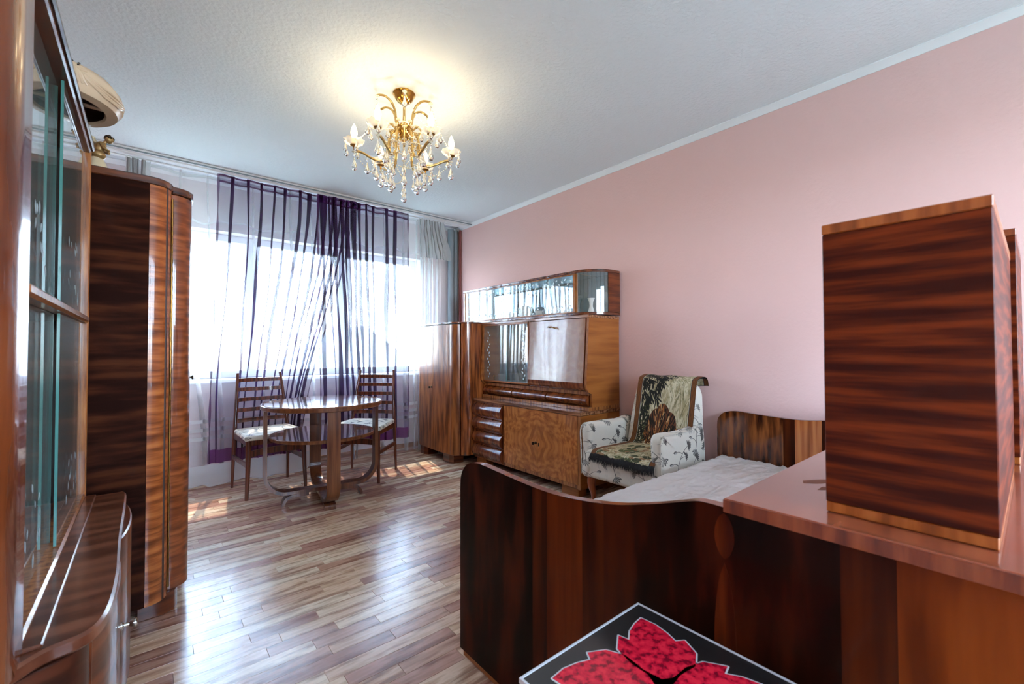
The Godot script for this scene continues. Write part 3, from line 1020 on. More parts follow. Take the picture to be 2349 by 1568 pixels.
func organza(label: String, xt0: float, xt1: float, xb0: float, xb1: float, pl: Array, sd: float, z: float) -> void:
	var o := thing("purple_curtain", label, "curtain", Vector3((xt0 + xt1) / 2, 0, z), "purple organza curtain panels")
	var top := 2.509; var bot := 0.185; var L := top - bot
	var b := MB.new()
	drape(b, xt0, xt1, xb0, xb1, top, bot, z, 4.0, 0.012, pl, sd, 0.0, 1.0, 44)
	put(b, "panel", M.purple, o)
	b = MB.new()
	drape(b, xt0, xt1, xb0, xb1, top, bot, z, 4.0, 0.012, pl, sd, 1.0 - 0.105 / L, 1.0, 4, 0.003)
	put(b, "hem_band", M.purple_hem, o)
	for q in [[0.0, 0.014], [0.052, 0.066]]:
		b = MB.new()
		drape(b, xt0, xt1, xb0, xb1, top, bot, z, 4.0, 0.012, pl, sd, q[0] / L, q[1] / L, 2, 0.003)
		put(b, "header_tape", M.purple_edge, o)
	b = MB.new()
	drape(b, xt0, xt1, xb0, xb1, top, bot, z, 4.0, 0.012, pl, sd, 0.0, 0.066 / L, 2, 0.002)
	put(b, "header", M.purple, o)
	for s in 2:
		b = MB.new()
		var f := func(u: float, v: float) -> Vector3:
			var e := smoothstep(0.0, 1.0, v)
			var x := lerpf(xt0, xb0, e) if s == 0 else lerpf(xt1, xb1, e)
			var uu := 0.0 if s == 0 else 1.0
			var zz := z + 0.012 * (0.45 + 0.55 * v) * (sin(uu * 4.0 * TAU + sd) + 0.5 * sin(uu * 9.2 * TAU + sd * 2.1 + v * 1.3))
			return Vector3(x + (u - 0.5) * (0.012 + 0.006 * sin(v * 40.0)), lerpf(top, bot, v), zz + 0.006)
		b.sheet(f, 1, 60)
		put(b, "side_hem", M.purple_edge, o)

# ---------------------------------------------------------------- furniture
func part(o: Node, called: String, m: Material, a: Vector3, b: Vector3, bev := 0.0025) -> MeshInstance3D:
	var mb := MB.new()
	mb.span(a, b, bev)
	return put(mb, called, m, o)

# a face with figured veneer: p0 + s * pu + t * pv, its grain in rings round the point c (s, t)
func figured(b: MB, p0: Vector3, pu: Vector3, pv: Vector3, nn: Vector3, c: Vector2, squash: float, k := 18) -> void:
	var lu := pu.length(); var lv := pv.length()
	for i in k:
		for j in k:
			var p := []; var uv := []
			for q in [[i, j], [i + 1, j], [i + 1, j + 1], [i, j + 1]]:
				var f := Vector2(float(q[0]) / k, float(q[1]) / k)
				var du := absf(f.x - c.x) * lu; var dv := absf(f.y - c.y) * lv
				var r := sqrt(du * du * 1.5 + dv * dv * squash + 0.0015)
				p.append(p0 + pu * f.x + pv * f.y)
				uv.append(Vector2(0.55 * du - 0.35 * dv + 0.25 * sin(dv * 14.0 + du * 5.0), r * 3.4 + 0.12 * sin(du * 19.0) + 0.1 * sin(dv * 17.0)))
			b.tri(p[0], p[1], p[2], nn, nn, nn, uv[0], uv[1], uv[2])
			b.tri(p[0], p[2], p[3], nn, nn, nn, uv[0], uv[2], uv[3])

func knob(o: Node, at: Vector3, dir: Vector3, s := 1.0, m: Material = null) -> void:
	var b := MB.new()
	var bs := Basis(Quaternion(Vector3.UP, dir))
	b.lathe([Vector2(0, 0), Vector2(0.009, 0), Vector2(0.009, 0.003), Vector2(0.0045, 0.006), Vector2(0.004, 0.014), Vector2(0.007, 0.018), Vector2(0.010, 0.023), Vector2(0.0095, 0.028), Vector2(0.005, 0.031), Vector2(0, 0.0315)], Transform3D(bs.scaled(Vector3.ONE * s), at), 16)
	put(b, "knob", m if m else M.bronze, o)

func build_wardrobe() -> void:
	var o := thing("wardrobe", "tall dark walnut wardrobe with rounded corner columns against the left wall", "wardrobe", Vector3(-0.2, 0, -2.8))
	part(o, "side_panel", M.w_side_x, Vector3(XL + 0.01, 0.075, -2.272), Vector3(0.0, 1.745, -2.25), 0.001)
	part(o, "carcass", M.w_inside, Vector3(XL + 0.01, 0.075, -3.33), Vector3(0.06, 1.745, -2.275))
	for s in [[-2.25, 1.0, "corner_column"], [-3.37, -1.0, "corner_column"]]:
		var b := MB.new()
		var pl := PackedVector2Array([Vector2(0.0, s[0] - 0.09 * s[1])])
		pl.append_array([Vector2(0.0005, s[0])])
		for q in arc2(Vector2(0.0, -0.07), 0.07, 88, 0, 10): pl.append(Vector2(q.x, s[0] + q.y * s[1]))
		pl.append(Vector2(0.064, s[0] - 0.09 * s[1]))
		b.prism(pl, 1, 0.075, 1.745, 0.001)
		put(b, s[2], M.w_strip, o)
	for s in [[-2.336, -2.81, 1.0], [-3.286, -2.814, -1.0]]:
		var b := MB.new()
		var pl := PackedVector2Array()
		for q in arc2(Vector2(0.072, -0.072), 0.073, 92, 0, 12): pl.append(Vector2(q.x, s[0] + q.y * s[2]))
		pl.append(Vector2(0.15, lerpf(s[0], s[1], 0.5)))
		pl.append(Vector2(0.148, s[1]))
		pl.append(Vector2(0.066, s[1]))
		pl.append(Vector2(0.066, s[0]))
		b.prism(pl, 1, 0.082, 1.742, 0.002)
		var d := put(b, "door", M.w_edge_z, o)
		if s[2] > 0:
			b = MB.new()
			b.pad(Vector3(0.152, 0.947, -2.72), Vector3(0.008, 0.05, 0.016), 0.5, 0.8)
			b.lathe([Vector2(0, 0), Vector2(0.005, 0), Vector2(0.005, 0.02), Vector2(0.011, 0.024), Vector2(0.011, 0.028), Vector2(0, 0.03)], Transform3D(Basis(Vector3.BACK, -PI / 2), Vector3(0.15, 0.947, -2.72)), 12)
			put(b, "key_plate", M.bronze, d)
			b = MB.new()
			var prof := []
			for i in 84:
				var y := 0.1 + i * 0.0193
				prof.append(Vector2(0.0042 if i % 2 == 0 else 0.003, y)); prof.append(Vector2(0.0042 if i % 2 == 0 else 0.003, y + 0.0193))
			b.lathe(prof, Transform3D(Basis(), Vector3(0.0745, 0, -2.330)), 8, 5.0)
			put(b, "piano_hinge", M.brass_dull, d)
	var tp := PackedVector2Array([Vector2(XL + 0.005, -2.245), Vector2(0.0, -2.245)])
	tp.append_array(arc2(Vector2(0.0, -2.32), 0.075, 85, 8, 8))
	tp.append_array([Vector2(0.078, -2.331)])
	tp.append_array(arc2(Vector2(0.076, -2.405), 0.074, 82, 0, 8))
	tp.append_array([Vector2(0.154, -2.81), Vector2(0.15, -3.21), Vector2(0.08, -3.29), Vector2(0.05, -3.36), Vector2(0.0, -3.375), Vector2(XL + 0.005, -3.375)])
	var b := MB.new()
	b.prism(tp, 1, 1.745, 1.775, 0.003)
	put(b, "top", M.w_top_dark, o)
	for z in [-2.36, -3.26]:
		b = MB.new()
		var pl := PackedVector2Array([Vector2(-0.02, z + 0.055), Vector2(0.06, z + 0.055), Vector2(0.095, z + 0.035), Vector2(0.108, z), Vector2(0.1, z - 0.05), Vector2(-0.02, z - 0.05)])
		b.prism(pl, 1, 0.0, 0.082, 0.003)
		put(b, "foot", M.w_case, o)
	for z in [-2.36, -3.26]:
		part(o, "foot", M.w_case, Vector3(-0.46, 0, z - 0.05), Vector3(-0.38, 0.075, z + 0.05))

func build_vitrine() -> void:
	var o := thing("china_cabinet", "glossy walnut china cabinet with sliding glass doors above a rounded counter, nearest on the left", "cabinet", Vector3(-0.3, 0, -1.6))
	var G := -0.161
	# lower cabinet
	part(o, "lower_body", M.w_case, Vector3(XL + 0.01, 0.06, -2.085), Vector3(-0.075, 0.548, -1.15))
	var b := MB.new()
	var nose := PackedVector2Array([Vector2(XL + 0.02, -1.16), Vector2(-0.078, -1.16), Vector2(-0.08, -1.12), Vector2(-0.1, -1.09), Vector2(-0.15, -1.065), Vector2(-0.2, -1.04), Vector2(-0.24, -1.0), Vector2(-0.28, -0.985), Vector2(-0.34, -0.99), Vector2(XL + 0.02, -1.0)])
	b.prism(nose, 1, 0.06, 0.548, 0.002)
	put(b, "rounded_end", M.w_side, o)
	for q in [[-2.08, -1.625, 0.042], [-1.61, -1.16, 0.032]]:
		b = MB.new()
		var pl := PackedVector2Array()
		for i in 15:
			var f := i / 14.0
			pl.append(Vector2(-0.075 + q[2] * pow(sin(PI * f), 0.45), lerpf(q[0], q[1], f)))
		b.prism(pl, 1, 0.09, 0.5515, 0.004)
		var d := put(b, "door", M.w_case, o)
		if q[1] > -1.3: knob(d, Vector3(-0.044, 0.40, -1.46), Vector3.RIGHT, 1.05, M.chrome)
	# counter with a softly waved edge
	var cp := spline2([Vector2(-0.075, -2.1), Vector2(-0.054, -2.085), Vector2(-0.05, -1.9), Vector2(-0.05, -1.62), Vector2(-0.048, -1.5), Vector2(-0.045, -1.35), Vector2(-0.048, -1.22), Vector2(-0.058, -1.135), Vector2(-0.08, -1.092), Vector2(-0.125, -1.075), Vector2(-0.15, -1.05), Vector2(-0.175, -1.025), Vector2(-0.22, -0.985), Vector2(-0.28, -0.965), Vector2(-0.36, -0.97)], 5)
	cp.append(Vector2(XL + 0.01, -0.97))
	cp.append(Vector2(XL + 0.01, -2.1))
	b = MB.new()
	b.prism(cp, 1, 0.552, 0.579, 0.005, 30)
	put(b, "counter", M.w_counter, o)
	for z in [-2.04, -1.2]:
		part(o, "foot", M.w_case, Vector3(-0.2, 0, z - 0.04), Vector3(-0.1, 0.062, z + 0.04))
		part(o, "foot", M.w_case, Vector3(-0.46, 0, z - 0.04), Vector3(-0.38, 0.062, z + 0.04))
	# upper case
	part(o, "back", M.w_inside_dark, Vector3(XL + 0.008, 0.6, -2.08), Vector3(XL + 0.014, 1.76, -1.1), 0)
	part(o, "far_side", M.w_inside_dark, Vector3(XL + 0.01, 0.579, -2.1), Vector3(G - 0.012, 1.785, -2.082))
	part(o, "far_stile", M.w_edge, Vector3(G - 0.012, 0.579, -2.102), Vector3(G + 0.004, 1.785, -2.084), 0.003)
	part(o, "bottom_rail", M.w_edge, Vector3(G - 0.05, 0.579, -2.084), Vector3(G + 0.004, 0.596, -1.1), 0.005)
	part(o, "bottom_bead", M.w_counter, Vector3(G + 0.002, 0.579, -2.084), Vector3(G + 0.03, 0.587, -1.08), 0.004)
	part(o, "middle_rail", M.w_edge, Vector3(G - 0.03, 1.176, -2.084), Vector3(G + 0.006, 1.2, -1.1), 0.006)
	part(o, "shelf", M.w_inside, Vector3(XL + 0.02, 1.178, -2.08), Vector3(G - 0.032, 1.196, -1.1))
	part(o, "roof", M.w_case, Vector3(XL + 0.01, 1.762, -2.084), Vector3(G + 0.004, 1.785, -1.1), 0.004)
	part(o, "cornice", M.w_side, Vector3(G - 0.02, 1.776, -2.105), Vector3(G + 0.012, 1.793, -1.05), 0.004)
	b = MB.new()
	var post := PackedVector2Array([Vector2(XL + 0.02, -1.1), Vector2(G - 0.012, -1.1)])
	post.append_array(arc2(Vector2(G - 0.012, -1.075), 0.02, -70, 20, 6))
	post.append_array(arc2(Vector2(G - 0.09, -1.02), 0.1, 5, 88, 14))
	post.append(Vector2(XL + 0.02, -0.92))
	b.prism(post, 1, 0.579, 1.785, 0.002)
	put(b, "near_post", M.w_post, o)
	# sliding panes, two above and two below
	for q in [[0.598, 1.174, 0], [1.202, 1.76, 1]]:
		for s in [[-2.083, -1.56, G - 0.010], [-1.6, -1.1, G - 0.026]]:
			b = MB.new()
			b.span(Vector3(s[2] - 0.0025, q[0], s[0]), Vector3(s[2] + 0.0025, q[1], s[1]), 0)
			var pn := put(b, "glass_door", M.glass, o)
			var ez: float = s[1] if s[0] < -2.0 else s[0]
			b = MB.new()
			b.span(Vector3(s[2] - 0.0028, q[0], ez - 0.002), Vector3(s[2] + 0.0028, q[1], ez + 0.002), 0)
			put(b, "pane_edge", M.glass_edge, pn)
			b = MB.new()
			for i in 13:
				var c := Vector3(s[2] + 0.0028, q[0] + rng.randf_range(0.03, 0.2), lerpf(s[0], s[1], rng.randf_range(0.25, 0.75)))
				etched_leaf(b, c, Vector3(0, 0, 1), rng.randf_range(-0.8, 0.8), rng.randf_range(0.02, 0.035))
			put(b, "etched_flower", M.etch_soft, pn, "stuff")
	# what stands behind the glass
	var k := 0
	for q in [[-0.3, -1.95, 0.10, 0], [-0.34, -1.78, 0.14, 1], [-0.27, -1.66, 0.09, 0], [-0.33, -1.45, 0.12, 1], [-0.26, -1.3, 0.1, 0]]:
		goblet(Vector3(q[0], 0.5795, q[1]), q[2], q[3] == 1, ["shortest clear wine glass at the far end behind the cabinet glass on the left", "tall clear goblet second from the far end in the left china cabinet", "small clear wine glass in the middle of the left china cabinet", "clear goblet second from the near post in the left china cabinet", "clear wine glass beside the near post of the left china cabinet"][k], "glasses in the left china cabinet")
		k += 1

func etched_leaf(b: MB, c: Vector3, right: Vector3, ang: float, l: float) -> void:
	var nn := right.cross(Vector3.UP)
	var d := right * sin(ang) + Vector3.UP * cos(ang)
	var s := d.cross(nn).normalized()
	var w := l * 0.26
	var p := [c - d * l * 0.5, c - d * l * 0.2 + s * w * 0.8, c + d * l * 0.15 + s * w, c + d * l * 0.5, c + d * l * 0.15 - s * w, c - d * l * 0.2 - s * w * 0.8]
	for i in range(1, 5):
		b.tri(p[0], p[i], p[i + 1], nn, nn, nn)

func goblet(at: Vector3, h: float, tall: bool, label: String, group: String) -> void:
	var b := MB.new()
	var r := h * (0.24 if tall else 0.32)
	b.lathe([Vector2(0, 0), Vector2(r * 0.9, 0), Vector2(r * 0.85, 0.003), Vector2(0.004, 0.008), Vector2(0.004, h * 0.4), Vector2(r * 0.7, h * 0.52), Vector2(r, h * 0.72), Vector2(r * 0.92, h), Vector2(r * 0.86, h), Vector2(r * 0.93, h * 0.72), Vector2(r * 0.6, h * 0.55), Vector2(0, h * 0.5)], Transform3D(Basis(), at), 20)
	tag(put(b, "wine_glass", M.thin_glass), label, "glass", group)

func build_corner_cabinet() -> void:
	var o := thing("corner_cupboard", "walnut two-door cupboard with rounded fluted corner, between the curtain and the sideboard", "cupboard", Vector3(2.55, 0, -3.85))
	part(o, "carcass", M.w_case, Vector3(2.3, 0.075, -4.2), Vector3(XR - 0.012, 1.335, -3.535))
	# front doors with a soft bow
	var fx := func(z: float) -> float: return 2.225 - 0.012 * sin(PI * (z + 4.21) / 0.68)
	for q in [[-4.21, -3.902, 0.0], [-3.899, -3.62, 1.0]]:
		var b := MB.new()
		var pl := PackedVector2Array()
		for i in 11:
			var z := lerpf(q[0], q[1], i / 10.0)
			pl.append(Vector2(fx.call(z), z))
		if q[2] > 0.5:
			for p in arc2(Vector2(2.29, -3.575), 0.068, 200, 100, 10): pl.append(p)
			pl.append(Vector2(2.3, -3.53))
			pl.append(Vector2(2.3, q[0]))
		else:
			pl.append(Vector2(2.3, q[1])); pl.append(Vector2(2.3, q[0]))
		b.prism(pl, 1, 0.085, 1.328, 0.002)
		var d := put(b, "door", M.w_case_v, o)
		if q[2] < 0.5:
			knob(d, Vector3(fx.call(-3.92), 0.71, -3.925), Vector3.LEFT, 1.2)
	var b2 := MB.new()
	var cp := PackedVector2Array([Vector2(2.32, -3.51)])
	cp.append_array(arc2(Vector2(2.365, -3.53), 0.075, 165, 88, 10))
	cp.append_array([Vector2(XR - 0.012, -3.455), Vector2(XR - 0.012, -3.53), Vector2(2.32, -3.53)])
	b2.prism(cp, 1, 0.085, 1.335, 0.001)
	put(b2, "corner_column", M.w_strip_dark, o)
	b2 = MB.new()
	var tp := PackedVector2Array([Vector2(XR - 0.012, -4.21), Vector2(2.22, -4.21)])
	for i in 9: 
		var z := lerpf(-4.2, -3.62, i / 8.0)
		tp.append(Vector2(fx.call(z) - 0.004, z))
	tp.append_array(arc2(Vector2(2.29, -3.575), 0.072, 195, 110, 6))
	tp.append_array(arc2(Vector2(2.365, -3.53), 0.0775, 150, 90, 6))
	tp.append(Vector2(XR - 0.012, -3.4525))
	b2.prism(tp, 1, 1.335, 1.35, 0.002)
	put(b2, "top", M.w_top_dark, o)
	for q in [[-4.17, -4.06], [-3.72, -3.57]]:
		b2 = MB.new()
		var pl := PackedVector2Array([Vector2(2.225, q[0]), Vector2(2.225, q[1] - 0.04), Vector2(2.25, q[1]), Vector2(2.36, q[1]), Vector2(2.36, q[0])])
		b2.prism(pl, 1, 0.0, 0.085, 0.002)
		put(b2, "foot", M.w_case, o)
	part(o, "foot", M.w_case, Vector3(2.74, 0, -3.68), Vector3(2.86, 0.076, -3.56))
	part(o, "foot", M.w_case, Vector3(2.74, 0, -4.18), Vector3(2.86, 0.076, -4.08))

# half-round drawer front that runs along z
func roll_front(o: Node, x: float, y0: float, y1: float, z0: float, z1: float, bulge: float, called := "drawer") -> MeshInstance3D:
	var b := MB.new()
	var pl := PackedVector2Array()
	for i in 17:
		var f := i / 16.0
		pl.append(Vector2(x - bulge * pow(sin(PI * lerpf(0.02, 0.98, f)), 0.8), lerpf(y0, y1, f)))
	pl.append(Vector2(x + 0.012, y1)); pl.append(Vector2(x + 0.012, y0))
	b.prism(pl, 2, z0, z1, 0.0015, 40)
	return put(b, called, M.w_drawer, o)

func build_sideboard() -> void:
	var o := thing("sideboard", "low golden walnut sideboard with two doors and four rolled drawers, under the writing cabinet", "sideboard", Vector3(2.62, 0, -2.8))
	part(o, "carcass", M.w_inside, Vector3(2.44, 0.09, -3.43), Vector3(XR - 0.014, 0.6, -2.14))
	part(o, "side_panel", M.w_gold, Vector3(2.405, 0.07, -2.138), Vector3(XR - 0.014, 0.6, -2.115), 0.002)
	part(o, "side_panel", M.w_gold, Vector3(2.405, 0.07, -3.448), Vector3(XR - 0.014, 0.6, -3.43), 0.002)
	part(o, "front_edge", M.w_edge, Vector3(2.402, 0.07, -2.139), Vector3(2.41, 0.6, -2.117), 0.001)
	part(o, "plinth", M.w_edge, Vector3(2.412, 0.07, -3.43), Vector3(2.45, 0.1, -2.14), 0.002)
	part(o, "drawer_case", M.w_edge, Vector3(2.415, 0.1, -3.43), Vector3(2.44, 0.6, -3.02), 0.001)
	var k := 0
	for q in [[0.455, 0.588], [0.332, 0.452], [0.206, 0.327], [0.078, 0.2]]:
		roll_front(o, 2.413, q[0], q[1], -3.449, -3.022, 0.042)
	# two book-matched doors
	for s in [[-3.008, -2.578, 1.0], [-2.576, -2.146, -1.0]]:
		var b := MB.new()
		var xf := 2.408
		b.span(Vector3(xf, 0.1, s[0]), Vector3(2.44, 0.598, s[1]), 0.001)
		var d := put(b, "door", M.w_edge, o)
		b = MB.new()
		figured(b, Vector3(xf - 0.0006, 0.101, s[0] + 0.001), Vector3(0, 0, s[1] - s[0] - 0.002), Vector3(0, 0.496, 0), Vector3.LEFT, Vector2(1.0 if s[2] > 0 else 0.0, 0.47), 0.45)
		put(b, "veneer", M.v_door, d)
		if s[2] > 0:
			knob(d, Vector3(2.408, 0.335, -2.592), Vector3.LEFT, 1.3)
			b = MB.new()
			b.pad(Vector3(2.407, 0.325, -2.56), Vector3(0.004, 0.03, 0.012), 0.6, 0.8, Basis(), 14, 8)
			put(b, "keyhole_plate", M.bronze, d)
	part(o, "counter", M.w_top_edge, Vector3(2.395, 0.602, -3.449), Vector3(XR - 0.014, 0.628, -2.11), 0.003)
	part(o, "foot", M.w_gold, Vector3(2.43, 0, -2.33), Vector3(2.52, 0.07, -2.16))
	part(o, "foot", M.w_gold, Vector3(2.43, 0, -3.44), Vector3(2.52, 0.07, -3.3))
	part(o, "foot", M.w_gold, Vector3(2.76, 0, -2.33), Vector3(2.84, 0.07, -2.16))
	part(o, "foot", M.w_gold, Vector3(2.76, 0, -3.44), Vector3(2.84, 0.07, -3.3))

func build_secretary() -> void:
	var o := thing("writing_cabinet", "walnut writing cabinet with sloping fall-front flap and one glazed half, standing on the sideboard", "cabinet", Vector3(2.68, 0.628, -2.8))
	var y0 := 0.628
	# shaped side panel: leaning front, hollow step, then straight
	var prof := [Vector2(2.535, y0), Vector2(2.535, 0.752), Vector2(2.515, 0.757), Vector2(2.492, 0.772), Vector2(2.476, 0.798), Vector2(2.472, 0.83), Vector2(2.505, 1.335), Vector2(XR - 0.014, 1.335), Vector2(XR - 0.014, y0)]
	for s in [[-2.138, -2.115], [-3.448, -3.43]]:
		var b := MB.new()
		b.prism(PackedVector2Array(prof), 2, s[0], s[1], 0.0015)
		put(b, "side_panel", M.w_gold, o)
	part(o, "back", M.w_inside, Vector3(XR - 0.024, y0, -3.43), Vector3(XR - 0.016, 1.33, -2.14), 0)
	part(o, "ledge", M.w_edge, Vector3(2.5, y0, -3.448), Vector3(XR - 0.03, 0.655, -2.115), 0.002)
	part(o, "drawer_rail", M.w_edge, Vector3(2.525, 0.742, -3.448), Vector3(2.8, 0.772, -2.14), 0.002)
	for i in 3:
		var w := (3.44 - 2.14) / 3.0
		roll_front(o, 2.545, 0.657, 0.742, -3.44 + i * w + 0.006, -3.44 + (i + 1) * w - 0.006, 0.05)
	part(o, "floor_board", M.w_inside, Vector3(2.53, 0.772, -3.43), Vector3(2.85, 0.782, -2.14), 0.001)
	part(o, "top_board", M.w_top_edge, Vector3(2.492, 1.322, -3.449), Vector3(XR - 0.014, 1.343, -2.113), 0.002)
	part(o, "divider", M.w_edge, Vector3(2.5, 0.782, -2.775), Vector3(2.85, 1.322, -2.757), 0.001)
	# glazed half: frame, mirror back, sliding panes
	for q in [[Vector3(2.495, 0.782, -3.445), Vector3(2.515, 1.322, -3.425)], [Vector3(2.495, 0.782, -3.43), Vector3(2.515, 0.797, -2.775)], [Vector3(2.495, 1.308, -3.43), Vector3(2.515, 1.322, -2.775)], [Vector3(2.495, 0.782, -2.79), Vector3(2.515, 1.322, -2.775)]]:
		part(o, "frame", M.w_gold, q[0], q[1], 0.002)
	part(o, "mirror", M.mirror, Vector3(2.69, 0.79, -3.42), Vector3(2.694, 1.318, -2.78), 0)
	for q in [[-3.425, -3.08, 2.507], [-3.1, -2.79, 2.512]]:
		var b := MB.new()
		b.span(Vector3(q[2] - 0.002, 0.797, q[0]), Vector3(q[2] + 0.002, 1.308, q[1]), 0)
		var pn := put(b, "glass_door", M.glass, o)
		b = MB.new()
		b.span(Vector3(q[2] - 0.0025, 0.797, (q[1] if q[0] < -3.2 else q[0]) - 0.0015), Vector3(q[2] + 0.0025, 1.308, (q[1] if q[0] < -3.2 else q[0]) + 0.0015), 0)
		put(b, "pane_edge", M.glass_edge, pn)
		b = MB.new()
		var zc: float = q[0] + 0.07 if q[0] < -3.2 else q[1] - 0.07
		for i in 16:
			var y := 0.83 + i * 0.028
			etched_leaf(b, Vector3(q[2] - 0.0025, y, zc + 0.018 * sin(i * 1.9)), Vector3(0, 0, 1), 0.9 * sin(i * 2.4), 0.02 + 0.012 * absf(sin(i * 0.9)))
		put(b, "etched_flower", M.etch, pn, "stuff")
	# the flap: leaning board with a curved foot
	var fl := [Vector2(2.50, 1.318), Vector2(2.466, 0.835), Vector2(2.467, 0.815), Vector2(2.476, 0.795), Vector2(2.492, 0.779), Vector2(2.51, 0.77), Vector2(2.535, 0.766), Vector2(2.55, 0.775), Vector2(2.508, 0.805), Vector2(2.495, 0.83), Vector2(2.528, 1.318)]
	var b3 := MB.new()
	b3.prism(PackedVector2Array(fl), 2, -2.755, -2.145, 0.0015)
	var fp := put(b3, "flap", M.w_drawer, o)
	b3 = MB.new()
	figured(b3, Vector3(2.4652, 0.836, -2.754), Vector3(0, 0, 0.608), Vector3(0.0335, 0.481, 0), Vector3(-1, 0.07, 0).normalized(), Vector2(0.5, 0.5), 0.7)
	put(b3, "veneer", M.v_flap, fp)
	b3 = MB.new()
	b3.tube(spline([Vector3(2.487, 1.262, -2.53), Vector3(2.474, 1.268, -2.515), Vector3(2.47, 1.262, -2.50), Vector3(2.476, 1.264, -2.475), Vector3(2.472, 1.256, -2.45), Vector3(2.482, 1.243, -2.425)], 5), [0.002, 0.003, 0.004, 0.005, 0.005, 0.004, 0.004, 0.003, 0.003, 0.004, 0.005, 0.006, 0.006, 0.006, 0.005, 0.004, 0.004, 0.004, 0.005, 0.005, 0.005, 0.005, 0.004, 0.003, 0.002, 0.001], 8)
	put(b3, "pull_handle", M.brass_dull, fp)

func build_display() -> void:
	var o := thing("display_cabinet", "long low glazed display cabinet with curved right end on top of the writing cabinet", "cabinet", Vector3(2.72, 1.35, -3.0))
	var y0 := 1.352; var y1 := 1.705
	# plan: straight front at x = 2.575, then a quarter turn to the wall
	var turn := PackedVector2Array()
	for i in 13:
		var a := PI * 0.5 * i / 12.0
		turn.append(Vector2(2.575 + 0.21 * (1.0 - cos(a)), -2.315 + 0.21 * sin(a)))
	var plan := PackedVector2Array([Vector2(XR - 0.014, -3.9), Vector2(2.575, -3.9), Vector2(2.575, -2.6)])
	plan.append_array(turn)
	plan.append(Vector2(XR - 0.014, -2.105))
	for q in [[y0, y0 + 0.022, "bottom_board"], [y1 - 0.022, y1, "top_board"]]:
		var b := MB.new()
		b.prism(plan, 1, q[0], q[1], 0.003)
		put(b, q[2], M.w_top_dark, o)
	part(o, "end_panel", M.w_gold, Vector3(2.578, y0 + 0.022, -3.898), Vector3(XR - 0.02, y1 - 0.022, -3.88), 0.002)
	part(o, "back", M.w_inside, Vector3(XR - 0.024, y0 + 0.022, -3.88), Vector3(XR - 0.016, y1 - 0.022, -2.11), 0)
	part(o, "mirror", M.mirror, Vector3(2.772, y0 + 0.022, -3.875), Vector3(2.776, y1 - 0.022, -2.34), 0)
	part(o, "mirror", M.mirror, Vector3(2.61, y0 + 0.024, -2.3175), Vector3(2.85, y1 - 0.024, -2.3155), 0)
	part(o, "mirror", M.mirror, Vector3(2.853, y0 + 0.024, -2.315), Vector3(2.855, y1 - 0.024, -2.125), 0)
	part(o, "stile", M.w_gold, Vector3(2.574, y0 + 0.022, -2.34), Vector3(2.774, y1 - 0.022, -2.318), 0.003)
	part(o, "stile", M.w_gold, Vector3(2.576, y0 + 0.022, -3.88), Vector3(2.592, y1 - 0.022, -3.862), 0.003)
	part(o, "lower_rail", M.w_edge, Vector3(2.577, y0 + 0.022, -3.862), Vector3(2.592, y0 + 0.032, -2.34), 0.002)
	part(o, "upper_rail", M.w_edge, Vector3(2.577, y1 - 0.032, -3.862), Vector3(2.592, y1 - 0.022, -2.34), 0.002)
	for i in 4:
		var za := -3.86 + i * 0.38
		var zb := minf(za + 0.383, -2.342)
		var b := MB.new()
		var x := 2.583 if i % 2 == 0 else 2.588
		b.span(Vector3(x - 0.002, y0 + 0.03, za), Vector3(x + 0.002, y1 - 0.03, zb), 0)
		var pn := put(b, "glass_door", M.glass, o)
		b = MB.new()
		for k in 22:
			var z := lerpf(za + 0.03, zb - 0.03, (k % 11) / 10.0)
			var y := (y0 + 0.062 if k < 11 else y1 - 0.075) + 0.02 * sin(k * 2.1)
			etched_leaf(b, Vector3(x - 0.0026, y, z), Vector3(0, 0, 1), 1.3 * sin(k * 1.7), 0.026)
		put(b, "etched_flower", M.etch, pn, "stuff")
	# curved end: narrow bevelled strips of glass
	var steps := 8
	for i in steps:
		var a0 := 0.06 + (PI * 0.5 - 0.34) * i / steps
		var a1 := 0.06 + (PI * 0.5 - 0.34) * (i + 1) / steps
		var p0 := Vector2(2.578 + 0.207 * (1.0 - cos(a0)), -2.315 + 0.207 * sin(a0))
		var p1 := Vector2(2.578 + 0.207 * (1.0 - cos(a1)), -2.315 + 0.207 * sin(a1))
		var e := (p1 - p0).normalized()
		var nn := Vector2(-e.y, e.x)
		var b := MB.new()
		b.prism(PackedVector2Array([p0 + e * 0.0007, p1 - e * 0.0007, p1 - e * 0.003 + nn * 0.004, p0 + e * 0.003 + nn * 0.004]), 1, y0 + 0.022, y1 - 0.022, 0.0)
		put(b, "glass_strip", M.glass, o)
	var bq := MB.new()
	var wp := PackedVector2Array()
	for i in range(10, 13): wp.append(turn[i])
	wp.append(Vector2(XR - 0.014, -2.105)); wp.append(Vector2(XR - 0.014, -2.12)); wp.append(Vector2(2.79, -2.12)); wp.append(Vector2(2.75, -2.135))
	bq.prism(wp, 1, y0 + 0.022, y1 - 0.022, 0.001)
	put(bq, "curved_side", M.w_case, o)

func cup_prof(r: float, h: float) -> Array:
	return [Vector2(0, 0), Vector2(r * 0.55, 0), Vector2(r * 0.6, h * 0.06), Vector2(r * 0.9, h * 0.45), Vector2(r, h), Vector2(r * 0.92, h), Vector2(r * 0.82, h * 0.45), Vector2(0, h * 0.12)]

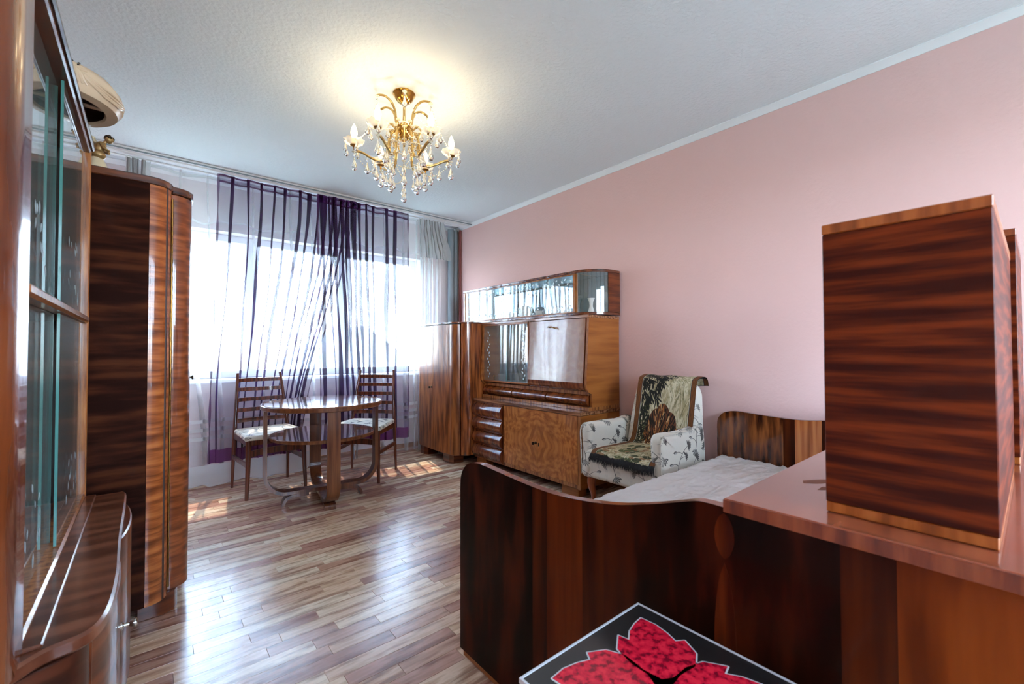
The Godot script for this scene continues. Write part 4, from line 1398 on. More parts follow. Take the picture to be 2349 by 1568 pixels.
func build_small_things() -> void:
	var y := 1.3745
	var t := thing("coffee_pot", "white china coffee pot with spout and lid, in the top display cabinet", "coffee pot", Vector3(2.68, y, -3.02))
	var b := MB.new()
	b.lathe([Vector2(0, 0), Vector2(0.045, 0), Vector2(0.055, 0.03), Vector2(0.052, 0.08), Vector2(0.042, 0.1), Vector2(0, 0.1)], Transform3D(Basis(), t.position), 24)
	put(b, "body", M.white_china, t)
	b = MB.new()
	b.lathe([Vector2(0.043, 0.1), Vector2(0.03, 0.112), Vector2(0.006, 0.118), Vector2(0.005, 0.125), Vector2(0.011, 0.132), Vector2(0.008, 0.139), Vector2(0, 0.14)], Transform3D(Basis(), t.position), 20)
	put(b, "lid", M.white_china, t)
	b = MB.new()
	b.tube(spline([t.position + Vector3(0, 0.03, -0.05), t.position + Vector3(0, 0.06, -0.085), t.position + Vector3(0, 0.105, -0.1)], 6), [0.016, 0.015, 0.014, 0.013, 0.012, 0.011, 0.010, 0.009, 0.009, 0.008, 0.008, 0.007, 0.007], 10)
	put(b, "spout", M.white_china, t)
	b = MB.new()
	b.tube(spline([t.position + Vector3(0, 0.085, 0.045), t.position + Vector3(0, 0.09, 0.085), t.position + Vector3(0, 0.05, 0.088), t.position + Vector3(0, 0.025, 0.05)], 6), 0.006, 8)
	put(b, "handle", M.white_china, t)
	var k := 0
	for q in [[2.66, -3.2, 0.03, 0.06], [2.68, -2.84, 0.034, 0.055], [2.66, -2.62, 0.03, 0.07], [2.70, -3.78, 0.032, 0.065]]:
		var c := thing("china_cup", ["small white china cup left of the coffee pot in the top display cabinet", "wide white china cup right of the coffee pot in the top display cabinet", "taller white china cup toward the curved end of the top display cabinet", "white china cup alone at the far left of the top display cabinet"][k], "cup", Vector3(q[0], y, q[1]), "china in the top display cabinet")
		b = MB.new()
		b.lathe(cup_prof(q[2], q[3]), Transform3D(Basis(), c.position), 20)
		put(b, "bowl", M.white_china, c)
		b = MB.new()
		b.tube(spline([c.position + Vector3(0, q[3] * 0.8, q[2] * 0.9), c.position + Vector3(0, q[3] * 0.8, q[2] * 1.6), c.position + Vector3(0, q[3] * 0.35, q[2] * 1.5), c.position + Vector3(0, q[3] * 0.3, q[2] * 0.75)], 5), 0.004, 6)
		put(b, "handle", M.white_china, c)
		k += 1
	var v := thing("porcelain_figure", "white porcelain figure beside the tall cup in the top display cabinet", "figurine", Vector3(2.68, y, -2.5))
	b = MB.new()
	b.lathe([Vector2(0, 0), Vector2(0.035, 0), Vector2(0.034, 0.012), Vector2(0.022, 0.03), Vector2(0.02, 0.07), Vector2(0.026, 0.1), Vector2(0.016, 0.125), Vector2(0.012, 0.135), Vector2(0.018, 0.15), Vector2(0.014, 0.168), Vector2(0, 0.172)], Transform3D(Basis(), v.position), 18)
	put(b, "body", M.white_china, v)
	b = MB.new()
	b.tube(spline([v.position + Vector3(0, 0.1, 0.02), v.position + Vector3(-0.012, 0.085, 0.04), v.position + Vector3(-0.02, 0.11, 0.05)], 5), 0.007, 8)
	put(b, "arm", M.white_china, v)
	k = 0
	for q in [[2.69, -2.25, 0.13, 1], [2.74, -2.2, 0.10, 0], [2.79, -2.17, 0.16, 1]]:
		var z: float = q[1]
		b = MB.new()
		if k == 0:
			b.lathe([Vector2(0, 0), Vector2(0.026, 0), Vector2(0.022, 0.02), Vector2(0.013, 0.05), Vector2(0.016, 0.085), Vector2(0.03, 0.115), Vector2(0.027, 0.115), Vector2(0.012, 0.085), Vector2(0, 0.06)], Transform3D(Basis(), Vector3(q[0], y, z)), 20)
			tag(put(b, "flared_vase", M.white_china), "small flared pale vase behind the curved glass strips of the display cabinet", "vase")
		else:
			goblet(Vector3(q[0], y, z), q[2], q[3] == 1, ["", "short clear glass behind the curved end of the display cabinet", "tall clear goblet nearest the wall in the curved end of the display cabinet"][k], "glasses in the curved display end")
		k += 1
	# in the glazed half of the writing cabinet
	var yb := 0.7825
	for q in [[2.6, -3.02, 0.09, 0], [2.6, -2.88, 0.1, 0], [2.62, -3.3, 0.07, 0]]:
		b = MB.new()
		var h: float = q[2]
		b.lathe([Vector2(0, 0), Vector2(0.032, 0), Vector2(0.036, h), Vector2(0.0335, h), Vector2(0.03, 0.01), Vector2(0, 0.01)], Transform3D(Basis(), Vector3(q[0], yb, q[1])), 20)
		tag(put(b, "tumbler", M.thin_glass), "clear cut tumbler standing " + ("left of the leaning black case" if q[1] < -3.2 else ("directly beside the leaning black case" if q[1] < -3.0 else "right of the leaning black case")) + " in the writing cabinet", "glass", "tumblers in the writing cabinet")
	var cs := thing("spectacle_case", "narrow black case leaning among the tumblers behind the writing cabinet's glass", "case", Vector3(2.63, yb, -3.03))
	b = MB.new()
	b.box(cs.position + Vector3(0, 0.098, -0.055), Vector3(0.022, 0.19, 0.034), 0.006, Basis(Vector3.RIGHT, -0.38))
	put(b, "body", plain(col(20, 20, 22), 0.5), cs)
	b = MB.new()
	b.box(cs.position + Vector3(-0.002, 0.165, -0.082), Vector3(0.024, 0.004, 0.036), 0.001, Basis(Vector3.RIGHT, -0.38))
	put(b, "band", plain(col(110, 110, 112), 0.4), cs)
	var gd := thing("gilt_ornament", "tiny gilt ornament in the lower left corner of the writing cabinet's glass", "ornament", Vector3(2.56, yb, -3.345))
	b = MB.new()
	b.lathe([Vector2(0, 0), Vector2(0.018, 0), Vector2(0.012, 0.01), Vector2(0.006, 0.03), Vector2(0.012, 0.045), Vector2(0.006, 0.06), Vector2(0, 0.066)], Transform3D(Basis(), gd.position), 14)
	put(b, "body", M.brass, gd)
	b = MB.new()
	for s in [-1.0, 1.0]:
		b.tube(spline([gd.position + Vector3(0, 0.04, 0), gd.position + Vector3(0, 0.055, 0.014 * s), gd.position + Vector3(0, 0.035, 0.022 * s)], 4), 0.003, 6)
	put(b, "handle", M.brass, gd)
	build_lampshade()
	build_figurine()

# outline swept along an axis with generously rounded edges, for upholstery
func soft_prism(b: MB, poly: PackedVector2Array, ax: int, lo: float, hi: float, r: float, steps := 5, xf := Transform3D()) -> void:
	var k := poly.size()
	var area := 0.0
	for i in k: area += poly[i].cross(poly[(i + 1) % k])
	var sgn := 1.0 if area > 0.0 else -1.0
	var vn := []
	for i in k:
		var e0 := (poly[i] - poly[(i + k - 1) % k]).normalized(); var e1 := (poly[(i + 1) % k] - poly[i]).normalized()
		vn.append((Vector2(e0.y, -e0.x) + Vector2(e1.y, -e1.x)).normalized() * sgn)
	var rings := []
	for s in steps + 1:
		var a := PI * 0.5 * s / steps
		rings.append([lo + r * (1.0 - sin(a)), r * (1.0 - cos(a)), cos(a), -sin(a)])
	rings.reverse()
	for s in steps + 1:
		var a := PI * 0.5 * s / steps
		rings.append([hi - r * (1.0 - sin(a)), r * (1.0 - cos(a)), cos(a), sin(a)])
	for q in rings.size() - 1:
		for i in k:
			var j := (i + 1) % k
			var p := []; var m := []
			for c in [[i, q], [j, q], [j, q + 1], [i, q + 1]]:
				var rg: Array = rings[c[1]]
				p.append(xf * b.at3(ax, poly[c[0]] - vn[c[0]] * rg[1], rg[0]))
				m.append((xf.basis * b.at3(ax, vn[c[0]] * rg[2], rg[3])).normalized())
			b.tri(p[0], p[1], p[2], m[0], m[1], m[2]); b.tri(p[0], p[2], p[3], m[0], m[2], m[3])
	for q in [[rings[0], -1.0], [rings[-1], 1.0]]:
		var ins := PackedVector2Array()
		for i in k: ins.append(poly[i] - vn[i] * q[0][1])
		var big := PackedVector2Array()
		for p in ins: big.append(p * 1000.0)
		var ix := Geometry2D.triangulate_polygon(big)
		if ix.is_empty(): 
			ix = b.fan(ins)
		var nn := xf.basis * b.at3(ax, Vector2(), q[1])
		for i in range(0, ix.size(), 3):
			b.tri(xf * b.at3(ax, ins[ix[i]], q[0][0]), xf * b.at3(ax, ins[ix[i + 1]], q[0][0]), xf * b.at3(ax, ins[ix[i + 2]], q[0][0]), nn, nn, nn)

const BEDZ := -0.39

func bed_outline(low: float) -> PackedVector2Array:
	var half := [Vector2(-1.333, 0.575), Vector2(-1.328, 0.63), Vector2(-1.305, 0.666), Vector2(-1.27, 0.686), Vector2(-1.215, 0.694), Vector2(-1.13, 0.690), Vector2(-0.99, 0.682), Vector2(-0.9, 0.680), Vector2(-0.814, 0.684), Vector2(-0.67, 0.704), Vector2(-0.55, 0.737), Vector2(-0.465, 0.766), Vector2(-0.435, 0.7715), Vector2(BEDZ, 0.7715)]
	var sm := spline2(half, 4)
	var out := PackedVector2Array([Vector2(-1.333, low)])
	out.append_array(sm)
	out.append_array(spline2([Vector2(BEDZ + 0.05, 0.7715), Vector2(0.2, 0.7715), Vector2(0.3, 0.76), Vector2(0.4, 0.725), Vector2(0.49, 0.69), Vector2(0.54, 0.64), Vector2(2 * BEDZ + 1.333, 0.575)], 4))
	out.append(Vector2(2 * BEDZ + 1.333, low))
	return out

func bed_board(o: Node, called: String, x0: float, x1: float, low: float, face: float, dark: Material, light: Material) -> void:
	var outline := bed_outline(low)
	var cuts := [-2.0, -0.95, -0.89, -0.76, -0.69, -0.21, -0.14, 0.12, 0.18, 2.0]
	var mid: Material = M.w_band_mid if face < 0 else dark
	var mats := [dark, mid, light, mid, dark, mid, (M.w_band_warm if x0 < 1.5 else light), mid, dark]
	var holder: MeshInstance3D = null
	for i in cuts.size() - 1:
		var clip := PackedVector2Array([Vector2(cuts[i], -1), Vector2(cuts[i + 1], -1), Vector2(cuts[i + 1], 2), Vector2(cuts[i], 2)])
		for pc in Geometry2D.intersect_polygons(outline, clip):
			var b := MB.new()
			b.prism(pc, 0, x0, x1, 0.0, 32)
			var p := put(b, called if mats[i] == dark else called + "_light_band", mats[i], o)
			if i == 4: holder = p
	var eb := MB.new()
	for i in range(1, outline.size() - 2):
		var e := outline[i + 1] - outline[i]
		var nn := Vector2(-e.y, e.x).normalized()
		if nn.y < 0 and nn.x * (outline[i].x - BEDZ) < 0: nn = -nn
		var p0 := outline[i] + nn * 0.0008; var p1 := outline[i + 1] + nn * 0.0008
		eb.quad(Vector3(x0, p0.y, p0.x), Vector3(x1, p0.y, p0.x), Vector3(x1, p1.y, p1.x), Vector3(x0, p1.y, p1.x), Vector3(0, nn.y, nn.x))
	put(eb, "edge_strip", M.w_top, o)
	# the pale lens-shaped inlay at the middle
	for q in [[0.762, 0.672, 0.019], [0.665, 0.34, 0.021]]:
		var b := MB.new()
		var pl := PackedVector2Array()
		for i in 13: pl.append(Vector2(BEDZ - 0.006 - q[2] * pow(sin(PI * i / 12.0), 0.6), lerpf(q[0], q[1], i / 12.0)))
		for i in range(11, 0, -1): pl.append(Vector2(BEDZ - 0.006 + q[2] * pow(sin(PI * i / 12.0), 0.6), lerpf(q[0], q[1], i / 12.0)))
		if face < 0: b.prism(pl, 0, x0 - 0.0008, x0 + 0.001, 0.0)
		else: b.prism(pl, 0, x1 - 0.001, x1 + 0.0008, 0.0)
		put(b, "inlay", M.w_inlay if face < 0 else light, holder)

func build_bed() -> void:
	var o := thing("double_bed", "glossy dark walnut double bed with a wavy footboard, its headboard against the pink wall", "bed", Vector3(1.85, 0, BEDZ))
	bed_board(o, "footboard", 0.868, 0.893, 0.022, -1.0, M.w_dark, M.w_band)
	bed_board(o, "headboard", 2.838, 2.866, 0.022, -1.0, M.w_head, M.w_band_light)
	part(o, "foot_rail", M.w_gold, Vector3(0.872, 0, -1.32), Vector3(0.89, 0.022, BEDZ * 2 + 1.32))
	part(o, "foot_rail", M.w_gold, Vector3(2.842, 0, -1.32), Vector3(2.862, 0.022, BEDZ * 2 + 1.32))
	for z in [-1.318, BEDZ * 2 + 1.293]:
		part(o, "side_rail", M.w_case, Vector3(0.894, 0.12, z), Vector3(2.837, 0.27, z + 0.025))
	part(o, "bed_base", M.w_inside, Vector3(0.894, 0.16, -1.292), Vector3(2.837, 0.215, BEDZ * 2 + 1.292))
	var nz := FastNoiseLite.new()
	nz.seed = 12; nz.frequency = 3.4; nz.fractal_octaves = 3
	nz.domain_warp_enabled = true; nz.domain_warp_amplitude = 0.25; nz.domain_warp_frequency = 2.0
	var k := 0
	for z in [[-1.30, -0.40], [-0.38, 0.52]]:
		var m := thing("mattress", ["flat mattress in creased pale satin on the near-window half of the bed", "second pale mattress of the bed, mostly covered by the wooden board"][k], "mattress", Vector3(1.86, 0.215, (z[0] + z[1]) / 2))
		var b := MB.new()
		var f := func(u: float, v: float) -> Vector3:
			var a := absf(u * 2 - 1); var c := absf(v * 2 - 1)
			var e := maxf(a, c)
			var x := lerpf(0.90, 2.832, u); var zz := lerpf(z[0], z[1], v)
			var edge := pow(smoothstep(0.955, 1.0, e), 2.0)
			var ridge := 1.0 - absf(nz.get_noise_2d(x * 1.0, zz * 2.4))
			return Vector3(x, 0.416 + 0.012 * pow(ridge, 3.0) - 0.008 - edge * 0.03, zz)
		b.sheet(f, 150, 90, true)
		put(b, "top_cover", M.satin, m)
		b = MB.new()
		b.span(Vector3(0.9, 0.215, z[0]), Vector3(2.832, 0.388, z[1]), 0.012)
		put(b, "body", M.satin, m)
		k += 1

func build_right_front() -> void:
	var o := thing("table_leaf", "thick reddish-brown wooden board laid across the near end of the bed", "board", Vector3(1.8, 0.7725, 0.0))
	var b := MB.new()
	b.span(Vector3(0.837, 0.7735, -0.385), Vector3(2.83, 0.80, 0.42), 0.003)
	put(b, "slab", M.w_top, o)
	b = MB.new()
	b.span(Vector3(0.8362, 0.775, -0.383), Vector3(0.8378, 0.7985, 0.42), 0.0)
	put(b, "edge_band", M.w_edge_red, o)
	b = MB.new()
	b.prism(PackedVector2Array([Vector2(1.06, -0.318), Vector2(1.08, -0.325), Vector2(1.12, -0.302), Vector2(1.15, -0.268), Vector2(1.1, -0.285), Vector2(1.075, -0.3)]), 1, 0.7995, 0.8003, 0.0)
	b.prism(PackedVector2Array([Vector2(1.03, -0.285), Vector2(1.06, -0.285), Vector2(1.09, -0.262), Vector2(1.06, -0.258), Vector2(1.045, -0.27)]), 1, 0.7995, 0.8003, 0.0)
	put(b, "worn_patch", plain(col(152, 96, 74), 0.6), o)
	var k := 0
	for q in [[0.905, 1.5, 0.8008, 1.297, -0.238, -0.036], [1.62, 2.15, 0.8008, 1.375, -0.24, -0.0285]]:
		var c := thing("bedside_cabinet", ["tall narrow cabinet in striped walnut standing on the board, nearest on the right", "second walnut cabinet standing on the board behind the striped one"][k], "cabinet", Vector3((q[0] + q[1]) / 2, q[2], (q[4] + q[5]) / 2))
		part(c, "body", M.w_stripe, Vector3(q[0], q[2] + 0.018, q[4]), Vector3(q[1], q[3] - 0.0175, q[5]), 0.0015)
		part(c, "top_edge", M.w_edge_red if k else M.w_gold_s, Vector3(q[0] - 0.001, q[3] - 0.0175, q[4] - 0.0005), Vector3(q[1], q[3], q[5] + 0.0005), 0.0015)
		part(c, "plinth", M.w_gold_s, Vector3(q[0] + 0.002, q[2], q[4]), Vector3(q[1], q[2] + 0.018, q[5] - 0.001), 0.0015)
		k += 1
	# small square table with a lacquered flower on its top
	var t := thing("flower_table", "small square black-topped table with a big red flower inlay, at the bottom edge", "table", Vector3(0.655, 0, -0.394))
	var x0 := 0.485; var x1 := 0.825; var z0 := -0.564; var z1 := -0.224; var y := 0.53
	part(t, "top", M.black_gloss, Vector3(x0, y - 0.03, z0), Vector3(x1, y, z1), 0.003)
	for q in [[Vector3(x0 - 0.001, y - 0.008, z0 - 0.001), Vector3(x0 + 0.004, y + 0.0012, z1 + 0.001)], [Vector3(x1 - 0.004, y - 0.008, z0 - 0.001), Vector3(x1 + 0.001, y + 0.0012, z1 + 0.001)], [Vector3(x0 + 0.004, y - 0.008, z0 - 0.001), Vector3(x1 - 0.004, y + 0.0012, z0 + 0.004)], [Vector3(x0 + 0.004, y - 0.008, z1 - 0.004), Vector3(x1 - 0.004, y + 0.0012, z1 + 0.001)]]:
		part(t, "white_edge", M.silver_line, q[0], q[1], 0.0006)
	var shape := [Vector2(0.0, -0.014), Vector2(0.022, -0.02), Vector2(0.05, -0.046), Vector2(0.085, -0.062), Vector2(0.124, -0.054), Vector2(0.112, -0.036), Vector2(0.14, -0.03), Vector2(0.165, -0.016), Vector2(0.185, 0.0), Vector2(0.165, 0.024), Vector2(0.14, 0.04), Vector2(0.116, 0.05), Vector2(0.12, 0.068), Vector2(0.085, 0.078), Vector2(0.05, 0.066), Vector2(0.026, 0.034), Vector2(0.0, 0.014)]
	for a in 4:
		var d := Vector2.from_angle(-PI / 4 + a * PI / 2)
		var s := Vector2(-d.y, d.x)
		var pl := PackedVector2Array()
		for p in shape: pl.append(Vector2(0.655, -0.4) + d * p.x * 0.98 + s * p.y)
		var grown := Geometry2D.offset_polygon(pl, 0.0028)
		b = MB.new()
		b.prism(grown[0], 1, y - 0.0005, y + 0.0004, 0.0)
		put(b, "petal_outline", M.silver_line, t)
		b = MB.new()
		b.prism(pl, 1, y - 0.0005, y + 0.0009, 0.0)
		put(b, "petal", M.petal, t)
	for sx in [x0 + 0.03, x1 - 0.03]:
		for sz in [z0 + 0.03, z1 - 0.03]:
			b = MB.new()
			b.tube([Vector3(sx, y - 0.03, sz), Vector3(sx, 0.25, sz), Vector3(sx, 0.0, sz)], [0.018, 0.016, 0.011], 12)
			put(b, "leg", M.black_gloss, t)
	part(t, "apron", M.black_gloss, Vector3(x0 + 0.02, y - 0.075, z0 + 0.02), Vector3(x1 - 0.02, y - 0.03, z1 - 0.02))

func build_table() -> void:
	var o := thing("round_table", "round two-tiered walnut table on crossed bent-wood legs, by the window", "table")
	var b := MB.new()
	b.lathe([Vector2(0, 0.70), Vector2(0.398, 0.70), Vector2(0.404, 0.706), Vector2(0.402, 0.710), Vector2(0, 0.710)], Transform3D(), 72, 20)
	put(b, "tabletop", M.w_tabletop, o)
	b = MB.new()
	b.lathe([Vector2(0.382, 0.676), Vector2(0.401, 0.676), Vector2(0.406, 0.68), Vector2(0.406, 0.704), Vector2(0.4025, 0.707)], Transform3D(), 72, 20)
	b.lathe([Vector2(0.382, 0.70), Vector2(0.382, 0.676)], Transform3D(), 72)
	put(b, "rim", M.w_table, o)
	b = MB.new()
	b.lathe([Vector2(0, 0.466), Vector2(0.346, 0.466), Vector2(0.349, 0.484), Vector2(0.346, 0.487), Vector2(0, 0.487)], Transform3D(), 64, 20)
	put(b, "shelf", M.w_tabletop, o)
	b = MB.new()
	b.lathe([Vector2(0.335, 0.465), Vector2(0.3515, 0.465), Vector2(0.3525, 0.468), Vector2(0.3525, 0.483), Vector2(0.349, 0.486)], Transform3D(), 64, 20)
	put(b, "shelf_rim", M.w_table, o)
	for q in [0, 1]:
		var yb := 0.088 if q == 0 else 0.0645
		var path := []
		var R := 0.374
		path.append(Vector3(-R, 0.7, 0)); path.append(Vector3(-R, 0.45, 0))
		for i in 11:
			var a := PI + PI * 0.5 * i / 10.0
			path.append(Vector3(-R + 0.14 + 0.14 * cos(a), yb + 0.14 + 0.14 * sin(a), 0))
		for i in 11:
			var a := PI * 1.5 + PI * 0.5 * i / 10.0
			path.append(Vector3(R - 0.14 + 0.14 * cos(a), yb + 0.14 + 0.14 * sin(a), 0))
		path.append(Vector3(R, 0.45, 0)); path.append(Vector3(R, 0.7, 0))
		var bs := Basis(Vector3.UP, PI / 2 * q)
		for i in path.size(): path[i] = bs * path[i]
		b = MB.new()
		b.ribbon(path, bs * Vector3(0, 0, 1), 0.082, 0.023)
		put(b, "bent_leg", M.w_table, o)
		for s in [-1.0, 1.0]:
			var ft := []
			for p in spline([Vector3(0.1 * s, yb - 0.022, 0), Vector3(0.19 * s, yb - 0.024, 0), Vector3(0.235 * s, yb - 0.034, 0), Vector3(0.258 * s, 0.026, 0), Vector3(0.262 * s, 0.0, 0)], 4): ft.append(bs * p)
			b = MB.new()
			b.ribbon(ft, bs * Vector3(0, 0, 1), 0.074, 0.02)
			put(b, "foot", M.w_table, o)
	o.position = Vector3(0.996, 0, -3.35)
	o.rotation.y = deg_to_rad(-7)

func make_chair(label: String) -> Node3D:
	var o := thing("dining_chair", label, "chair", Vector3.ZERO, "dining chairs at the round table")
	for s in [-1.0, 1.0]:
		var b := MB.new()
		b.tube(spline([Vector3(0.205 * s, 0, -0.215), Vector3(0.2 * s, 0.25, -0.2), Vector3(0.194 * s, 0.44, -0.195), Vector3(0.178 * s, 0.66, -0.225), Vector3(0.158 * s, 0.895, -0.28)], 5), [0.012, 0.013, 0.014, 0.015, 0.016, 0.017, 0.018, 0.018, 0.018, 0.018, 0.018, 0.018, 0.018, 0.017, 0.017, 0.016, 0.016, 0.015, 0.015, 0.014, 0.014], 8, 0.8)
		put(b, "rear_leg", M.w_chair, o)
		b = MB.new()
		b.tube([Vector3(0.205 * s, 0, 0.205), Vector3(0.196 * s, 0.2, 0.196), Vector3(0.19 * s, 0.43, 0.188)], [0.0125, 0.016, 0.021], 8)
		put(b, "front_leg", M.w_chair, o)
		b = MB.new()
		b.ribbon([Vector3(0.203 * s, 0.245, -0.19), Vector3(0.198 * s, 0.245, 0.19)], Vector3.UP, 0.03, 0.016)
		put(b, "side_stretcher", M.w_chair, o)
		b = MB.new()
		b.span(Vector3(0.19 * s - 0.012, 0.385, -0.185), Vector3(0.19 * s + 0.012, 0.432, 0.18), 0.003)
		put(b, "side_rail", M.w_chair, o)
	var i := 0
	for y in [0.84, 0.766, 0.686, 0.604, 0.522]:
		var f: float = (y - 0.44) / 0.455
		var hw := lerpf(0.194, 0.158, f)
		var z := -0.195 - 0.085 * pow(f, 1.3)
		var pth := []
		for k in 9:
			var u := k / 8.0 * 2 - 1
			pth.append(Vector3(hw * u, y, z - 0.016 * (1 - u * u)))
		var b := MB.new()
		b.ribbon(pth, Vector3.UP, 0.03, 0.014)
		put(b, "back_slat", M.w_chair, o)
		i += 1
	var b := MB.new()
	b.span(Vector3(-0.18, 0.385, 0.17), Vector3(0.18, 0.432, 0.193), 0.003)
	put(b, "front_rail", M.w_chair, o)
	b = MB.new()
	b.span(Vector3(-0.185, 0.385, -0.205), Vector3(0.185, 0.432, -0.183), 0.003)
	put(b, "rear_rail", M.w_chair, o)
	b = MB.new()
	var pth := []
	for k in 9:
		var u := k / 8.0 * 2 - 1
		pth.append(Vector3(0.19 * u, 0.325 + 0.012 * (1 - u * u), 0.19))
	b.ribbon(pth, Vector3.UP, 0.045, 0.016)
	put(b, "front_stretcher", M.w_chair, o)
	b = MB.new()
	var outline := spline2([Vector2(-0.2, -0.19), Vector2(-0.21, 0), Vector2(-0.222, 0.19), Vector2(-0.2, 0.218), Vector2(0, 0.228), Vector2(0.2, 0.218), Vector2(0.222, 0.19), Vector2(0.21, 0), Vector2(0.2, -0.19), Vector2(0.17, -0.21), Vector2(0, -0.212), Vector2(-0.17, -0.21)], 4, true)
	soft_prism(b, outline, 1, 0.424, 0.462, 0.018, 4)
	b.pad(Vector3(0, 0.452, 0), Vector3(0.39, 0.04, 0.38), 0.6, 0.5)
	put(b, "seat_pad", M.floral, o)
	return o

func build_chairs() -> void:
	var a := make_chair("walnut ladder-back dining chair with pale floral seat, left of the round table")
	var c: Node3D = a.duplicate()
	c.name = numbered("dining_chair")
	add_child(c)
	c.set_meta("label", "walnut ladder-back dining chair turned toward the table, between it and the cupboard")
	a.position = Vector3(0.745, 0, -3.885)
	a.rotation.y = deg_to_rad(5)
	c.position = Vector3(1.45, 0, -3.735)
	c.rotation.y = deg_to_rad(-43.8)

func build_armchair() -> void:
	var o := thing("armchair", "pale armchair with dark floral print, between the sideboard and the bed", "armchair", Vector3(2.5, 0, -1.68))
	var zl := -1.985; var zr := -1.375
	var b := MB.new()
	# seat block
	soft_prism(b, spline2([Vector2(2.275, 0.235), Vector2(2.26, 0.3), Vector2(2.245, 0.375), Vector2(2.262, 0.415), Vector2(2.32, 0.43), Vector2(2.5, 0.428), Vector2(2.68, 0.415), Vector2(2.7, 0.3), Vector2(2.69, 0.225), Vector2(2.5, 0.22)], 4, true), 2, zl + 0.045, zr - 0.045, 0.025, 5)
	put(b, "seat", M.floral, o)
	for s in [[zl, zl + 0.085], [zr - 0.085, zr]]:
		b = MB.new()
		soft_prism(b, spline2([Vector2(2.265, 0.235), Vector2(2.262, 0.4), Vector2(2.25, 0.53), Vector2(2.262, 0.575), Vector2(2.3, 0.592), Vector2(2.45, 0.585), Vector2(2.62, 0.59), Vector2(2.74, 0.6), Vector2(2.775, 0.5), Vector2(2.76, 0.235), Vector2(2.5, 0.228)], 4, true), 2, s[0], s[1], 0.034, 6)
		put(b, "arm", M.floral, o)
		b = MB.new()
		var zz: float = s[0] + 0.004 if s[0] < -1.7 else s[1] - 0.004
		b.tube(spline([Vector3(2.262, 0.25, zz), Vector3(2.258, 0.42, zz), Vector3(2.252, 0.53, zz), Vector3(2.275, 0.575, zz), Vector3(2.33, 0.583, zz), Vector3(2.6, 0.58, zz)], 5), 0.005, 6)
		put(b, "piping", M.floral, o)
	# back, leaning and rounded at the shoulders
	b = MB.new()
	var bk := spline2([Vector2(-0.255, 0.0), Vector2(-0.26, 0.2), Vector2(-0.25, 0.38), Vector2(-0.235, 0.52), Vector2(-0.22, 0.6), Vector2(-0.17, 0.645), Vector2(0, 0.655), Vector2(0.17, 0.645), Vector2(0.22, 0.6), Vector2(0.235, 0.52), Vector2(0.25, 0.38), Vector2(0.26, 0.2), Vector2(0.255, 0.0), Vector2(0, -0.01)], 4, true)
	soft_prism(b, bk, 0, 0.0, 0.13, 0.045, 6, Transform3D(Basis(Vector3.BACK, deg_to_rad(-10.5)), Vector3(2.60, 0.235, -1.64)))
	put(b, "back", M.floral, o)
	b = MB.new()
	var k := 0
	for q in [[2.32, zl + 0.06, -1.0, -1.0], [2.32, zr - 0.06, -1.0, 1.0], [2.68, zl + 0.06, 0.6, -0.6], [2.68, zr - 0.06, 0.6, 0.6]]:
		b = MB.new()
		var d := Vector3(q[2], 0, q[3]).normalized() * 0.02
		var base := Vector3(q[0], 0, q[1])
		b.tube(spline([base + Vector3(0, 0.245, 0) , base + Vector3(0, 0.19, 0) + d * 0.9, base + Vector3(0, 0.1, 0) + d * 0.1, base + Vector3(0, 0.03, 0) + d * 0.5, base + d], 5), [0.03, 0.03, 0.031, 0.031, 0.03, 0.028, 0.026, 0.024, 0.021, 0.019, 0.017, 0.016, 0.014, 0.013, 0.012, 0.012, 0.012, 0.012, 0.013, 0.013, 0.014], 12)
		put(b, "leg", M.w_leg, o)
		k += 1
	# the woven throw
	var t := thing("tapestry_throw", "woven throw with a crouching tiger and bamboo, brown edges, draped over the armchair", "throw", Vector3(2.55, 0.44, -1.63))
	var path := spline([Vector3(2.858, 0.84, 0), Vector3(2.845, 0.885, 0), Vector3(2.80, 0.902, 0), Vector3(2.735, 0.893, 0), Vector3(2.700, 0.86, 0), Vector3(2.668, 0.70, 0), Vector3(2.635, 0.52, 0), Vector3(2.61, 0.452, 0), Vector3(2.56, 0.441, 0), Vector3(2.42, 0.439, 0), Vector3(2.31, 0.436, 0), Vector3(2.262, 0.424, 0), Vector3(2.244, 0.392, 0)], 5)
	b = MB.new()
	var f := func(u: float, v: float) -> Vector3:
		var q := v * (path.size() - 1)
		var i := clampi(int(q), 0, path.size() - 2)
		var p: Vector3 = path[i].lerp(path[i + 1], q - i)
		var c := lerpf(-1.61, -1.655, smoothstep(0.35, 1.0, v))
		var hw := lerpf(0.215, 0.235, smoothstep(0.5, 1.0, v))
		var z := c + (u * 2 - 1) * hw
		var e := pow(absf(u * 2 - 1), 6.0)
		var roll := 0.022 * e * (1.0 - smoothstep(0.62, 0.72, v))
		return Vector3(p.x + 0.006 * sin(u * 9.0 + v * 11.0) * (1.0 - smoothstep(0.0, 0.2, v)) - roll * 0.2, p.y + 0.003 * sin(u * 14.0 + v * 6.0), z)
	b.sheet(f, 24, 80, true)
	put(b, "cloth", M.throw, t)
	b = MB.new()
	var ff := func(u: float, v: float) -> Vector3: return f.call(u, v) + Vector3(0.003, -0.003, 0)
	b.sheet(ff, 24, 80, false)
	put(b, "lining", M.fur, t)
	b = MB.new()
	for i in 420:
		var u := i / 419.0
		var p: Vector3 = f.call(u, 1.0 - 0.03 * rng.randf())
		var d := Vector3(-0.012 - 0.012 * rng.randf(), -0.03 - 0.022 * rng.randf(), rng.randf_range(-0.016, 0.016))
		b.tube([p + Vector3(0, 0.004, 0), p + d * 0.5 + Vector3(-0.006, 0, 0), p + d], [0.0026, 0.002, 0.0004], 4)
	put(b, "fringe", M.fur, t, "stuff")

